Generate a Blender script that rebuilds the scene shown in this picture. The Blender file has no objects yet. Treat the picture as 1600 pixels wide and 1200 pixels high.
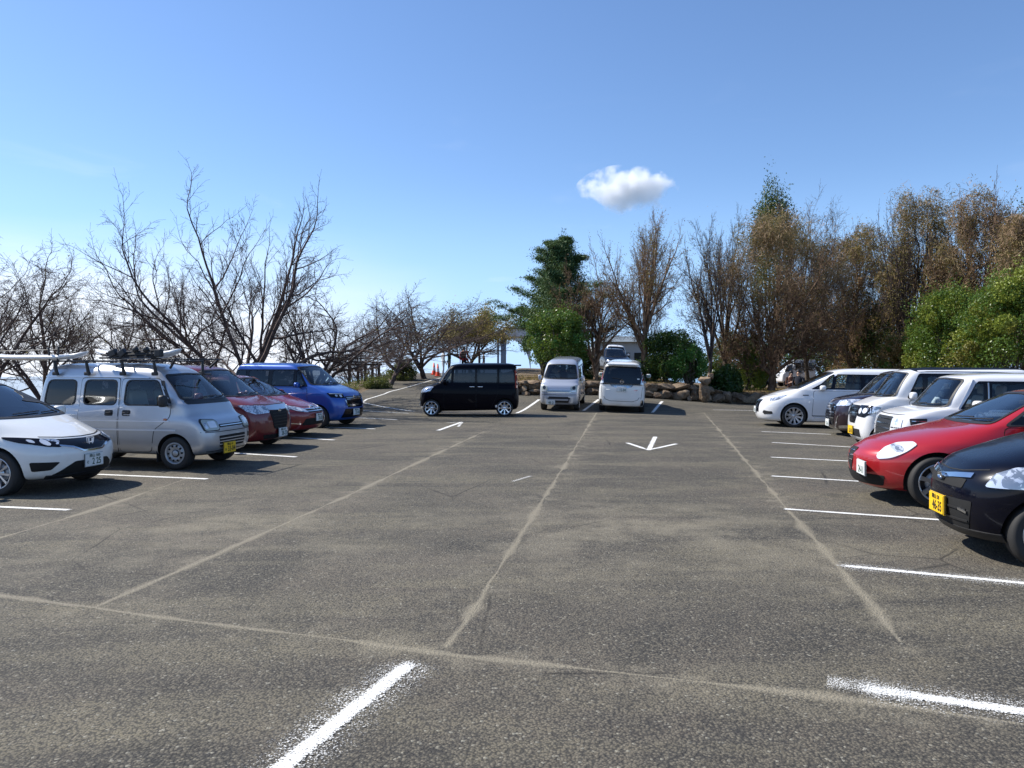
import bpy, bmesh, math, random
import numpy as np
from mathutils import Vector, Matrix, Quaternion
from mathutils.bvhtree import BVHTree
from mathutils.geometry import delaunay_2d_cdt

R = math.radians
scene = bpy.context.scene
COL = scene.collection

# ------------------------------------------------------------------ camera, sky, sun, exposure
CAM_H = 1.62; FOC = 1180.0
cam_d = bpy.data.cameras.new('camera'); cam = bpy.data.objects.new('camera', cam_d); COL.objects.link(cam)
cam.location = (0, 0, CAM_H)
PITCH = math.atan(15.0 / FOC)
cam.rotation_euler = (R(90) - PITCH, 0, 0)
cam_d.sensor_width = 36.0; cam_d.lens = 36.0 * FOC / 1600.0
cam_d.clip_start = 0.05; cam_d.clip_end = 40000
scene.camera = cam

SUN_EL = 47.0
SUN_H = Vector((-0.94, 0.34, 0)).normalized()          # horizontal direction towards the sun
to_sun = Vector((SUN_H.x*math.cos(R(SUN_EL)), SUN_H.y*math.cos(R(SUN_EL)), math.sin(R(SUN_EL))))
sun_d = bpy.data.lights.new('sun', 'SUN'); sun = bpy.data.objects.new('sun', sun_d); COL.objects.link(sun)
sun_d.energy = 4.6; sun_d.angle = R(0.5); sun_d.color = (1.0, 0.95, 0.87)
sun.rotation_euler = to_sun.to_track_quat('Z', 'Y').to_euler()

world = bpy.data.worlds.new('World'); scene.world = world; world.use_nodes = True
wn = world.node_tree; wn.nodes.clear()
def wnode(t, **k):
    n = wn.nodes.new(t)
    for a, b in k.items(): setattr(n, a, b)
    return n
w_out = wnode('ShaderNodeOutputWorld'); w_bg = wnode('ShaderNodeBackground')
w_sky = wnode('ShaderNodeTexSky', sky_type='NISHITA', sun_disc=False)
w_sky.sun_elevation = R(SUN_EL); w_sky.sun_rotation = math.atan2(SUN_H.x, SUN_H.y)
w_sky.altitude = 300; w_sky.air_density = 1.0; w_sky.dust_density = 0.25; w_sky.ozone_density = 3.0
SKY_STRENGTH = 0.11
w_bg.inputs['Strength'].default_value = SKY_STRENGTH
# thin bright cloud bank low over the sea on the left
w_tc = wnode('ShaderNodeTexCoord'); w_sep = wnode('ShaderNodeSeparateXYZ')
wn.links.new(w_tc.outputs['Generated'], w_sep.inputs[0])
w_map = wnode('ShaderNodeMapping'); w_map.inputs['Scale'].default_value = (3, 3, 14)
wn.links.new(w_tc.outputs['Generated'], w_map.inputs[0])
w_no = wnode('ShaderNodeTexNoise'); w_no.inputs['Scale'].default_value = 1.3; w_no.inputs['Detail'].default_value = 6
wn.links.new(w_map.outputs[0], w_no.inputs['Vector'])
def wmath(op, a, b=None, c=None):
    n = wnode('ShaderNodeMath', operation=op)
    for i, v in enumerate((a, b, c)):
        if v is None: continue
        if isinstance(v, (int, float)): n.inputs[i].default_value = v
        else: wn.links.new(v, n.inputs[i])
    return n.outputs[0]
def wrange(v, a, b, c, d):
    n = wnode('ShaderNodeMapRange', interpolation_type='SMOOTHSTEP')
    wn.links.new(v, n.inputs[0])
    for i, x in enumerate((a, b, c, d)): n.inputs[i+1].default_value = x
    return n.outputs[0]
zz = wmath('ADD', w_sep.outputs[2], wmath('MULTIPLY', wmath('SUBTRACT', w_no.outputs[0], 0.5), 0.10))
bank = wmath('MULTIPLY', wrange(zz, 0.02, 0.19, 1, 0), wrange(w_sep.outputs[0], -0.34, -0.04, 1.0, 0.05))
bank = wmath('MULTIPLY', bank, wrange(w_sep.outputs[2], -0.06, -0.01, 0, 1))
w_mix = wnode('ShaderNodeMix', data_type='RGBA'); w_m2 = wnode('ShaderNodeMapping'); w_m2.inputs['Scale'].default_value = (2.2, 2.2, 9); w_m2.inputs['Rotation'].default_value = (0, R(6), R(20))
wn.links.new(w_tc.outputs['Generated'], w_m2.inputs[0])
w_n2 = wnode('ShaderNodeTexNoise'); w_n2.inputs['Scale'].default_value = 2.6; w_n2.inputs['Detail'].default_value = 9; w_n2.inputs['Distortion'].default_value = .7
wn.links.new(w_m2.outputs[0], w_n2.inputs['Vector'])
cirrus = wmath('MULTIPLY', wrange(w_n2.outputs[0], .58, .82, 0, .16), wrange(w_sep.outputs[2], .06, .42, 1, 0))
wn.links.new(wmath('MAXIMUM', bank, cirrus), w_mix.inputs['Factor'])
w_hsv = wnode('ShaderNodeHueSaturation'); w_hsv.inputs['Saturation'].default_value = 1.02
wn.links.new(w_sky.outputs[0], w_hsv.inputs['Color'])
w_tint = wnode('ShaderNodeMix', data_type='RGBA', blend_type='MULTIPLY'); w_tint.inputs['Factor'].default_value = 1
w_tint.inputs['B'].default_value = (.92, 1.0, 1.12, 1); wn.links.new(w_hsv.outputs[0], w_tint.inputs['A'])
# pale blue air towards the horizon
w_hz = wnode('ShaderNodeMix', data_type='RGBA'); w_hz.inputs['B'].default_value = (3.0, 5.0, 8.4, 1)
wn.links.new(wrange(w_sep.outputs[2], -.02, .26, .85, 0), w_hz.inputs['Factor']); wn.links.new(w_tint.outputs['Result'], w_hz.inputs['A'])
wn.links.new(w_hz.outputs['Result'], w_mix.inputs['A']); w_mix.inputs['B'].default_value = (7.2, 7.6, 8.3, 1)
wn.links.new(w_mix.outputs['Result'], w_bg.inputs['Color']); wn.links.new(w_bg.outputs[0], w_out.inputs[0])

scene.view_settings.view_transform = 'Standard'; scene.view_settings.look = 'None'
scene.view_settings.exposure = 0.55; scene.view_settings.gamma = 1.0
scene.view_settings.use_curve_mapping = False
scene.cycles.max_bounces = 6; scene.cycles.transparent_max_bounces = 16
scene.cycles.volume_bounces = 6

# ------------------------------------------------------------------ tags and small helpers
def tag(o, label=None, cat=None, group=None, kind=None):
    if label: o['label'] = label
    if cat: o['category'] = cat
    if group: o['group'] = group
    if kind: o['kind'] = kind
    return o
def empty(name, loc=(0, 0, 0), rz=0, parent=None):
    o = bpy.data.objects.new(name, None); COL.objects.link(o); o.location = loc; o.rotation_euler = (0, 0, rz)
    o.empty_display_size = .3
    if parent: o.parent = parent
    return o
def link_mesh(name, me, mats, parent=None):
    for m in (mats if isinstance(mats, (list, tuple)) else [mats]): me.materials.append(m)
    o = bpy.data.objects.new(name, me); COL.objects.link(o)
    if parent: o.parent = parent
    return o
def from_bm(name, bm, mats, parent=None, smooth=False, sharp=None):
    me = bpy.data.meshes.new(name); bm.normal_update(); bm.to_mesh(me); bm.free()
    if smooth: me.shade_smooth()
    if sharp is not None: me.shade_smooth(); me.set_sharp_from_angle(angle=R(sharp))
    return link_mesh(name, me, mats, parent)
def np_mesh(name, V, F, mats, parent=None, smooth=False, mi=None):
    V = np.asarray(V, dtype=np.float32); F = np.asarray(F, dtype=np.int32)
    me = bpy.data.meshes.new(name); k = F.shape[1]
    me.vertices.add(len(V)); me.vertices.foreach_set('co', V.ravel())
    me.loops.add(F.size); me.loops.foreach_set('vertex_index', F.ravel())
    me.polygons.add(len(F)); me.polygons.foreach_set('loop_start', np.arange(0, F.size, k, dtype=np.int32))
    me.polygons.foreach_set('loop_total', np.full(len(F), k, dtype=np.int32))
    if mi is not None: me.polygons.foreach_set('material_index', np.asarray(mi, dtype=np.int32))
    me.update(calc_edges=True); me.validate()
    if smooth: me.shade_smooth()
    return link_mesh(name, me, mats, parent)
def box_bm(bm, c, s, rot=None, bev=0.0, mi=0):
    r = bmesh.ops.create_cube(bm, size=1.0)
    vs = r['verts']
    m = Matrix.Translation(c) @ ((rot.to_matrix().to_4x4() if isinstance(rot, Quaternion) else rot) if rot is not None else Matrix.Identity(4)) @ Matrix.Diagonal((*s, 1))
    bmesh.ops.transform(bm, matrix=m, verts=vs)
    fs = {f for v in vs for f in v.link_faces}
    for f in fs: f.material_index = mi
    if bev > 0:
        es = list({e for v in vs for e in v.link_edges})
        bmesh.ops.bevel(bm, geom=es, offset=bev, segments=2, affect='EDGES', profile=.5)
    return vs
def tube_bm(bm, p0, p1, r0, r1=None, n=8, mi=0):
    p0 = Vector(p0); p1 = Vector(p1); r1 = r0 if r1 is None else r1
    d = (p1-p0); L = d.length; q = d.to_track_quat('Z', 'Y').to_matrix().to_4x4()
    r = bmesh.ops.create_cone(bm, cap_ends=True, segments=n, radius1=r0, radius2=r1, depth=L,
                              matrix=Matrix.Translation((p0+p1)/2) @ q)
    for v in r['verts']:
        for f in v.link_faces: f.material_index = mi
def lathe_bm(bm, prof, n=32, axis='Y', mi=0, c=(0, 0, 0)):
    rings = []
    for (r, y) in prof:
        ring = []
        for k in range(n):
            a = 2*math.pi*k/n
            p = (r*math.cos(a), y, r*math.sin(a)) if axis == 'Y' else (r*math.cos(a), r*math.sin(a), y)
            ring.append(bm.verts.new((p[0]+c[0], p[1]+c[1], p[2]+c[2])))
        rings.append(ring)
    for a, b in zip(rings[:-1], rings[1:]):
        for k in range(n):
            f = bm.faces.new((a[k], a[(k+1) % n], b[(k+1) % n], b[k])); f.material_index = mi; f.smooth = True
def sm(a, b, t):
    t = min(1.0, max(0.0, (t-a)/(b-a))); return t*t*(3-2*t)

# ------------------------------------------------------------------ materials
def mat(name, col, rough=.5, metal=0, coat=0, spec=.5, **k):
    m = bpy.data.materials.new(name); m.use_nodes = True
    b = m.node_tree.nodes['Principled BSDF']
    b.inputs['Base Color'].default_value = (*col, 1); b.inputs['Roughness'].default_value = rough
    b.inputs['Metallic'].default_value = metal; b.inputs['Coat Weight'].default_value = coat
    b.inputs['Coat Roughness'].default_value = .04
    b.inputs['Specular IOR Level'].default_value = spec
    for a, v in k.items(): b.inputs[a].default_value = v
    return m
class NT:
    """tiny node helper"""
    def __init__(s, m): s.m = m; s.t = m.node_tree; s.b = s.t.nodes.get('Principled BSDF')
    def n(s, t, **k):
        x = s.t.nodes.new(t)
        for a, b in k.items(): setattr(x, a, b)
        return x
    def l(s, a, b): s.t.links.new(a, b)
    def noise(s, vec, scale, detail=4, rough=.55, dist=0):
        x = s.n('ShaderNodeTexNoise'); x.inputs['Scale'].default_value = scale; x.inputs['Detail'].default_value = detail
        x.inputs['Roughness'].default_value = rough; x.inputs['Distortion'].default_value = dist
        if vec is not None: s.l(vec, x.inputs['Vector'])
        return x.outputs['Fac']
    def vor(s, vec, scale, out='Distance', feature='F1'):
        x = s.n('ShaderNodeTexVoronoi', feature=feature); x.inputs['Scale'].default_value = scale
        s.l(vec, x.inputs['Vector']); return x.outputs[out]
    def math(s, op, a, b=None, c=None):
        x = s.n('ShaderNodeMath', operation=op)
        for i, v in enumerate((a, b, c)):
            if v is None: continue
            if isinstance(v, (int, float)): x.inputs[i].default_value = v
            else: s.l(v, x.inputs[i])
        return x.outputs[0]
    def rng(s, v, a, b, c=0., d=1., st='SMOOTHSTEP'):
        x = s.n('ShaderNodeMapRange', interpolation_type=st)
        s.l(v, x.inputs[0])
        for i, q in enumerate((a, b, c, d)):
            if isinstance(q, (int, float)): x.inputs[i+1].default_value = q
            else: s.l(q, x.inputs[i+1])
        return x.outputs[0]
    def mix(s, f, a, b, bt='MIX'):
        x = s.n('ShaderNodeMix', data_type='RGBA', blend_type=bt)
        if isinstance(f, (int, float)): x.inputs['Factor'].default_value = f
        else: s.l(f, x.inputs['Factor'])
        for nm, v in (('A', a), ('B', b)):
            if isinstance(v, tuple): x.inputs[nm].default_value = (*v, 1)
            else: s.l(v, x.inputs[nm])
        return x.outputs['Result']
    def bump(s, h, strength, dist):
        x = s.n('ShaderNodeBump'); x.inputs['Strength'].default_value = strength; x.inputs['Distance'].default_value = dist
        s.l(h, x.inputs['Height']); s.l(x.outputs[0], s.b.inputs['Normal'])
    def obj(s): return s.n('ShaderNodeTexCoord').outputs['Object']
    def pos(s): return s.n('ShaderNodeNewGeometry').outputs['Position']

def car_paint(name, col, metal=0.0, rough=.35, dust=.12):
    m = mat(name, col, rough, metal, 1.0); t = NT(m)
    o = t.obj()
    n1 = t.noise(o, 3.0, 5); sep = t.n('ShaderNodeSeparateXYZ'); t.l(o, sep.inputs[0])
    low = t.rng(sep.outputs[2], .15, .75, 1, .15)
    d = t.math('MULTIPLY', t.math('MULTIPLY', low, t.rng(n1, .3, .75)), dust*2.2)
    t.l(t.mix(d, col, (.30, .27, .22)), t.b.inputs['Base Color'])
    t.l(t.math('ADD', rough, t.math('MULTIPLY', n1, .12)), t.b.inputs['Roughness'])
    t.l(t.math('MULTIPLY_ADD', d, .9, .03), t.b.inputs['Coat Roughness'])
    # very slight waviness of pressed steel
    n2 = t.noise(o, 1.7, 2)
    x = t.n('ShaderNodeBump'); x.inputs['Strength'].default_value = .06; x.inputs['Distance'].default_value = .05
    t.l(n2, x.inputs['Height']); t.l(x.outputs[0], t.b.inputs['Coat Normal'])
    return m
M = {}
def pane(name, tint, rough=.015):
    """thin tinted glass: see through, with a mirror-like surface"""
    m = bpy.data.materials.new(name); m.use_nodes = True; t = NT(m); nt = m.node_tree; nt.nodes.remove(t.b)
    tr = t.n('ShaderNodeBsdfTransparent'); tr.inputs[0].default_value = (*tint, 1)
    gl = t.n('ShaderNodeBsdfGlossy'); gl.inputs['Roughness'].default_value = rough; gl.inputs['Color'].default_value = (.9, .95, 1, 1)
    fr = t.n('ShaderNodeFresnel'); fr.inputs['IOR'].default_value = 1.52
    bp = t.n('ShaderNodeBump'); bp.inputs['Strength'].default_value = .05; bp.inputs['Distance'].default_value = .05
    t.l(t.noise(t.obj(), 1.6, 2), bp.inputs['Height']); t.l(bp.outputs[0], gl.inputs['Normal'])
    mx = t.n('ShaderNodeMixShader'); t.l(t.math('MULTIPLY', fr.outputs[0], 1.15), mx.inputs[0]); t.l(tr.outputs[0], mx.inputs[1]); t.l(gl.outputs[0], mx.inputs[2])
    t.l(mx.outputs[0], nt.nodes['Material Output'].inputs[0]); return m
M['glass'] = pane('privacy_glass', (.16, .17, .19))
M['glass_clear'] = pane('clear_glass', (.78, .86, .85))
M['lens'] = mat('dark_lens', (.02, .022, .026), .05, 0, .6)
M['cabin'] = mat('cabin_plastic', (.045, .046, .05), .75)
M['seat_cloth'] = mat('seat_cloth', (.30, .29, .28), .9)
M['black'] = mat('black_plastic', (.018, .018, .019), .5)
M['gloss'] = mat('gloss_black', (.005, .005, .008), .15, 0, .25, .2)
M['hole'] = mat('opening_black', (.006, .006, .006), .8)
M['rubber'] = mat('rubber', (.022, .021, .020), .75)
M['chrome'] = mat('chrome', (.72, .73, .75), .12, 1.0)
M['chrome_reflect'] = mat('chrome_blue_reflection', (.22, .34, .52), .2, .9)  # chrome whose bluish reflection is put into the base colour
M['alloy'] = mat('alloy', (.55, .56, .58), .28, .85)
M['dark_alloy'] = mat('dark_alloy', (.05, .05, .055), .3, .7)
M['steel'] = mat('painted_steel', (.42, .43, .44), .4, .5)
M['lamp'] = mat('lamp_clear', (.62, .66, .70), .12, .55, 1.0)
tt = NT(M['lamp']); oo = tt.obj()
tt.l(tt.mix(tt.rng(tt.noise(oo, 11, 3, .6, 1.2), .46, .56), (.86, .89, .93), (.30, .34, .39)), tt.b.inputs['Base Color'])
M['lamp_bright'] = mat('lamp_reflector', (.86, .87, .88), .25, .35, 1.0)
M['lamp_old'] = mat('lamp_fogged', (.42, .45, .40), .25, .2, .8)
M['red_lamp'] = mat('red_lamp', (.30, .012, .012), .15, 0, 1.0)
M['amber'] = mat('amber_lamp', (.5, .12, .01), .2, 0, 1.0)
M['steel_bright'] = mat('bright_trim', (.80, .81, .83), .3, .2)
M['trim_bright'] = mat('polished_trim', (.70, .72, .76), .3, .35)
M['plate_w'] = mat('plate_white', (.72, .74, .72), .4)
M['plate_y'] = mat('plate_yellow', (.85, .52, .01), .4)
M['ink_green'] = mat('plate_ink_green', (.01, .07, .045), .5)
M['ink_black'] = mat('plate_ink_black', (.015, .015, .015), .5)
M['white_plain'] = mat('white_plastic', (.72, .72, .71), .35)

# ------------------------------------------------------------------ terrain
UAX = Vector((math.sin(R(10.1)), math.cos(R(10.1)), 0))      # the lot's long axis
VAX = Vector((math.cos(R(10.1)), -math.sin(R(10.1)), 0))     # across the lot, to the right
def wall_y(x): return 33.4 + (x-0.5)*0.28
def front_h(x):
    if x < 8: return 1.38 - .20*(x-1)/7 if x > 1 else 1.38
    return 1.18 - .45*sm(8, 11, x)
def g(x, y):
    r = 0.0
    if y > 7: r = .0125*(y-9) if y > 11 else .0125*(y-7)**2/8
    if y > 27: r += .07*(min(y, 34)-28) if y > 29 else .07*(y-27)**2/4
    if y > 34: r += 0
    k = 1-.8*sm(2, 13, x)
    z = min(r, .72)*k
    v = VAX.x*x + VAX.y*y
    z += 1.0*sm(29.5, 50, y)*(1-sm(-1.0, 3.0, x))*sm(-20, -14, v)
    yw = wall_y(x)
    ms = sm(0.05, .65, y-yw)*sm(-.9, .6, x)
    if ms > 0:
        T = front_h(x) + .72*sm(36, 58, y)*(1-sm(9, 15, x))
        z = z*(1-ms)+T*ms
    # the hilltop falls away to the left and behind
    fall = 0
    if v < -15.5: fall += .42*(-15.5-v)
    if y > 78: fall += .35*(y-78)
    if v > 60: fall += .3*(v-60)
    if y < -25: fall += .3*(-25-y)
    z -= fall*sm(0, 6, fall)
    return max(z, -75.0)
def gnormal(x, y, e=.8):
    return Vector((-(g(x+e, y)-g(x-e, y))/(2*e), -(g(x, y+e)-g(x, y-e))/(2*e), 1)).normalized()
def ray(px, py):
    """direction through a pixel of the 1600x1200 photo"""
    a = (px-800)/FOC; b = -(py-600)/FOC
    c, s = math.cos(PITCH), math.sin(PITCH)
    return Vector((a, c + s*b, -s + c*b))
def G(px, py):
    d = ray(px, py); t = 1.0; P = Vector((0, 0, CAM_H))
    prev = t
    while t < 300:
        p = P+d*t
        if p.z <= g(p.x, p.y): break
        prev = t; t *= 1.01
    lo, hi = prev, t
    for _ in range(24):
        mid = (lo+hi)/2; p = P+d*mid
        if p.z <= g(p.x, p.y): hi = mid
        else: lo = mid
    p = P+d*hi
    return Vector((p.x, p.y, g(p.x, p.y)))
def AT(px, dist):
    """ground point below pixel column px at depth dist"""
    x = (px-800)/FOC*dist
    return Vector((x, dist, g(x, dist)))
def ZAT(py, dist): return CAM_H - (py-585)/FOC*dist

def axis_coords(fine0, fine1, step, lo, hi, grow=1.25):
    xs = list(np.arange(fine0, fine1+1e-6, step)); s = step
    a = fine0
    while a > lo: s *= grow; a -= s; xs.insert(0, max(a, lo))
    a = fine1; s = step
    while a < hi: s *= grow; a += s; xs.append(min(a, hi))
    return xs
gx = axis_coords(-22, 26, .45, -400, 400); gy = axis_coords(-3, 48, .45, -300, 500)
V = [(x, y, g(x, y)) for y in gy for x in gx]
nx = len(gx)
F = []; MI = []
ROAD_L = [(-60, 70), (0, 70)]
def is_soil(x, y):
    v = VAX.x*x+VAX.y*y
    if y-wall_y(x) > .1 and x > -.6: return True
    if v < -12.6 and y < 30: return True
    if y >= 30 and x < -7.0+.05*(y-30): return True
    if v > 11.5: return True
    return v < -14.5 or y > 62
for j in range(len(gy)-1):
    for i in range(nx-1):
        F.append((j*nx+i, j*nx+i+1, (j+1)*nx+i+1, (j+1)*nx+i))
        cx = (gx[i]+gx[i+1])/2; cy = (gy[j]+gy[j+1])/2
        MI.append(1 if is_soil(cx, cy) else 0)

asph = mat('asphalt', (.1, .095, .085), .85, spec=.35)
t = NT(asph); P = t.pos()
# distance to a segment as a node group
grp = bpy.data.node_groups.new('segment_distance', 'ShaderNodeTree')
for nm in ('P', 'A', 'B'): grp.interface.new_socket(nm, in_out='INPUT', socket_type='NodeSocketVector')
grp.interface.new_socket('D', in_out='OUTPUT', socket_type='NodeSocketFloat')
gi = grp.nodes.new('NodeGroupInput'); go = grp.nodes.new('NodeGroupOutput')
def gv(op, a, b=None):
    n = grp.nodes.new('ShaderNodeVectorMath'); n.operation = op
    grp.links.new(a, n.inputs[0])
    if b is not None: grp.links.new(b, n.inputs[1])
    return n
pa = gv('SUBTRACT', gi.outputs['P'], gi.outputs['A']).outputs[0]
ba = gv('SUBTRACT', gi.outputs['B'], gi.outputs['A']).outputs[0]
d1 = gv('DOT_PRODUCT', pa, ba).outputs['Value']; d2 = gv('DOT_PRODUCT', ba, ba).outputs['Value']
dv = grp.nodes.new('ShaderNodeMath'); dv.operation = 'DIVIDE'; dv.use_clamp = True
grp.links.new(d1, dv.inputs[0]); grp.links.new(d2, dv.inputs[1])
sc_ = grp.nodes.new('ShaderNodeVectorMath'); sc_.operation = 'SCALE'
grp.links.new(ba, sc_.inputs[0]); grp.links.new(dv.outputs[0], sc_.inputs['Scale'])
ds = gv('DISTANCE', pa, sc_.outputs[0]); grp.links.new(ds.outputs['Value'], go.inputs[0])
flat = t.n('ShaderNodeVectorMath', operation='MULTIPLY'); t.l(P, flat.inputs[0]); flat.inputs[1].default_value = (1, 1, 0)
wob = t.n('ShaderNodeTexNoise'); wob.inputs['Scale'].default_value = 1.6; wob.inputs['Detail'].default_value = 5
t.l(flat.outputs[0], wob.inputs['Vector'])
wv = t.n('ShaderNodeVectorMath', operation='MULTIPLY_ADD')
t.l(wob.outputs['Color'], wv.inputs[0]); wv.inputs[1].default_value = (.07, .07, 0); t.l(flat.outputs[0], wv.inputs[2])
def segd(p, q):
    n = t.n('ShaderNodeGroup'); n.node_tree = grp
    t.l(wv.outputs[0], n.inputs['P']); n.inputs['A'].default_value = (p.x+.035, p.y+.035, 0); n.inputs['B'].default_value = (q.x+.035, q.y+.035, 0)
    return n.outputs[0]
seams = [[(150, 948), (757, 674)], [(700, 1010), (932, 645)], [(1408, 1002), (1310, 885), (1100, 645)],
         [(-200, 905), (150, 950), (700, 1022)], [(700, 1022), (1300, 1088), (1750, 1152)], [(-40, 852), (135, 800), (300, 745)]]
dmin = None
for pl in seams:
    for a, b in zip(pl[:-1], pl[1:]):
        d = segd(G(*a), G(*b)); dmin = d if dmin is None else t.math('MINIMUM', dmin, d)
fine = t.noise(flat.outputs[0], 55, 5, .7)
mid = t.noise(flat.outputs[0], 5.5, 6, .65)
big = t.noise(flat.outputs[0], .33, 6, .66, .6)
mp = t.n('ShaderNodeMapping'); mp.inputs['Rotation'].default_value = (0, 0, R(3)); mp.inputs['Scale'].default_value = (.35, 1.3, 1)
t.l(flat.outputs[0], mp.inputs[0])
streak = t.noise(mp.outputs[0], .9, 5, .6, .8)
vr = t.n('ShaderNodeTexVoronoi'); vr.inputs['Scale'].default_value = 75; t.l(flat.outputs[0], vr.inputs['Vector'])
vsep = t.n('ShaderNodeSeparateColor'); t.l(vr.outputs['Color'], vsep.inputs[0])
c0 = t.mix(t.rng(big, .40, .62), (.038, .035, .028), (.142, .118, .087))
c0 = t.mix(t.math('MULTIPLY', t.rng(streak, .44, .66), .95), c0, (.205, .178, .118))
c0 = t.mix(t.rng(mid, .30, .75, 0, .6), c0, (.055, .052, .047))
# aggregate: each stone its own tone, gaps darker, a few pale chips
c1 = t.mix(t.rng(vsep.outputs[0], .15, .95, 0, .75), c0, (.18, .158, .116))
c1 = t.mix(t.rng(vr.outputs['Distance'], .35, .75, 0, .75), c1, (.028, .027, .025))
c1 = t.mix(t.rng(vsep.outputs[1], .975, .99, 0, .7), c1, (.31, .29, .23))
spot = G(1010, 830)
vd = t.n('ShaderNodeVectorMath', operation='DISTANCE'); t.l(wv.outputs[0], vd.inputs[0]); vd.inputs[1].default_value = (spot.x, spot.y, 0)
spotm = t.math('MULTIPLY', t.rng(vd.outputs['Value'], .6, 3.2, 1, 0), t.rng(t.noise(flat.outputs[0], 1.1, 6, .7), .38, .66))
spot2 = G(330, 835)
vd2 = t.n('ShaderNodeVectorMath', operation='DISTANCE'); t.l(wv.outputs[0], vd2.inputs[0]); vd2.inputs[1].default_value = (spot2.x, spot2.y, 0)
spotm = t.math('MAXIMUM', spotm, t.math('MULTIPLY', t.rng(vd2.outputs['Value'], .5, 4.0, 1, 0), t.rng(t.noise(flat.outputs[0], .8, 6, .7), .42, .70)))
wid = t.math('MULTIPLY_ADD', t.rng(t.noise(flat.outputs[0], .9, 5), .38, .75), .14, .012)
seam = t.rng(dmin, 0.0, wid, 1, 0)
halo = t.math('MULTIPLY', t.rng(dmin, 0.0, .42, 1, 0), t.rng(t.noise(flat.outputs[0], 2.2, 6, .7), .46, .70, 0, .75))
sm_ = t.math('MULTIPLY', t.math('MAXIMUM', seam, halo), t.rng(fine, .28, .62, .35, 1))
dustf = t.math('MAXIMUM', sm_, t.math('MULTIPLY', spotm, t.rng(fine, .30, .65, .2, .75)))
# hairline cracks and oil spots
ve = t.n('ShaderNodeTexVoronoi', feature='DISTANCE_TO_EDGE'); ve.inputs['Scale'].default_value = .42; t.l(wv.outputs[0], ve.inputs['Vector'])
crk = t.math('MULTIPLY', t.rng(ve.outputs['Distance'], 0, .0075, 1, 0), t.rng(t.noise(flat.outputs[0], .35, 3), .50, .60))
c1 = t.mix(t.math('MULTIPLY', crk, .8), c1, (.02, .018, .015))
oil = t.math('MULTIPLY', t.rng(t.vor(flat.outputs[0], .62), .05, .16, 1, 0), t.rng(mid, .4, .6, .2, .8))
c1 = t.mix(t.math('MULTIPLY', oil, .55), c1, (.026, .024, .021))
c2 = t.mix(t.math('MULTIPLY', dustf, .85), c1, (.29, .255, .185))
t.l(c2, t.b.inputs['Base Color'])
hh = t.math('ADD', t.math('MULTIPLY', t.math('SUBTRACT', 1, vr.outputs['Distance']), .6), t.math('MULTIPLY', fine, .8))
hh = t.math('ADD', hh, t.math('MULTIPLY', mid, 1.0))
t.bump(hh, .9, .011)

soil = mat('soil', (.12, .085, .055), .95, spec=.2); t = NT(soil); P = t.pos()
a1 = t.noise(P, 1.2, 6, .65); a2 = t.noise(P, 14, 5, .7)
cc = t.mix(t.rng(a1, .35, .65), (.10, .072, .045), (.19, .145, .095))
cc = t.mix(t.rng(a2, .45, .7, 0, .8), cc, (.075, .055, .03))
t.l(cc, t.b.inputs['Base Color']); t.bump(a2, .8, .04)
ground = np_mesh('ground', V, F, [asph, soil], smooth=True, mi=MI); tag(ground, kind='structure')

sea_m = mat('sea_water', (.10, .16, .22), .18, 0); t = NT(sea_m)
t.bump(t.noise(t.pos(), .05, 5), .35, 2.0)
bm = bmesh.new(); bmesh.ops.create_circle(bm, cap_ends=True, segments=96, radius=25000)
for v_ in bm.verts: v_.co.z = -62
sea = from_bm('sea', bm, sea_m); tag(sea, kind='structure')

# painted lines: sprayed on rough asphalt, so the paint breaks up at its edges
def paint_mat(name, soft, keep, halo=False):
    m = mat(name, (.74, .74, .71), .7); t = NT(m)
    uv = t.n('ShaderNodeTexCoord').outputs['UV']; s = t.n('ShaderNodeSeparateXYZ'); t.l(uv, s.inputs[0])
    d = t.math('ABSOLUTE', t.math('SUBTRACT', s.outputs[1], .5))     # 0 centre .. .5 edge
    e = t.math('ABSOLUTE', t.math('SUBTRACT', s.outputs[0], .5))
    P = t.pos(); nn = t.noise(P, 110, 3, .7); n3 = t.noise(P, 3, 4, .6)
    edge = t.rng(d, .5-soft, .5, 1, 0); ends = t.rng(e, .40 if halo else .47, .5, 1, 0)
    thr = t.math('MULTIPLY', t.math('MULTIPLY', edge, ends), t.rng(n3, .2, .6, keep, min(1, keep+.42)))
    if halo:
        core = t.rng(d, .03, .115, .84, 0); hl = t.math('MULTIPLY', t.rng(d, .03, .40, .30, 0), t.rng(n3, .35, .65, .45, 1))
        thr = t.math('MULTIPLY', t.math('MAXIMUM', core, hl), ends)
    al = t.rng(t.math('SUBTRACT', thr, t.rng(nn, .34, .66, .02, .88)), -.03, .10)
    t.l(al, t.b.inputs['Alpha']); t.l(t.mix(nn, (.62, .61, .57), (.85, .85, .82)), t.b.inputs['Base Color'])
    return m
paint = paint_mat('line_paint', .30, .62); spray = paint_mat('sprayed_paint', .48, .86, True)
worn = paint_mat('worn_paint', .45, .34); faint = paint_mat('faint_paint', .48, .08)
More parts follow.
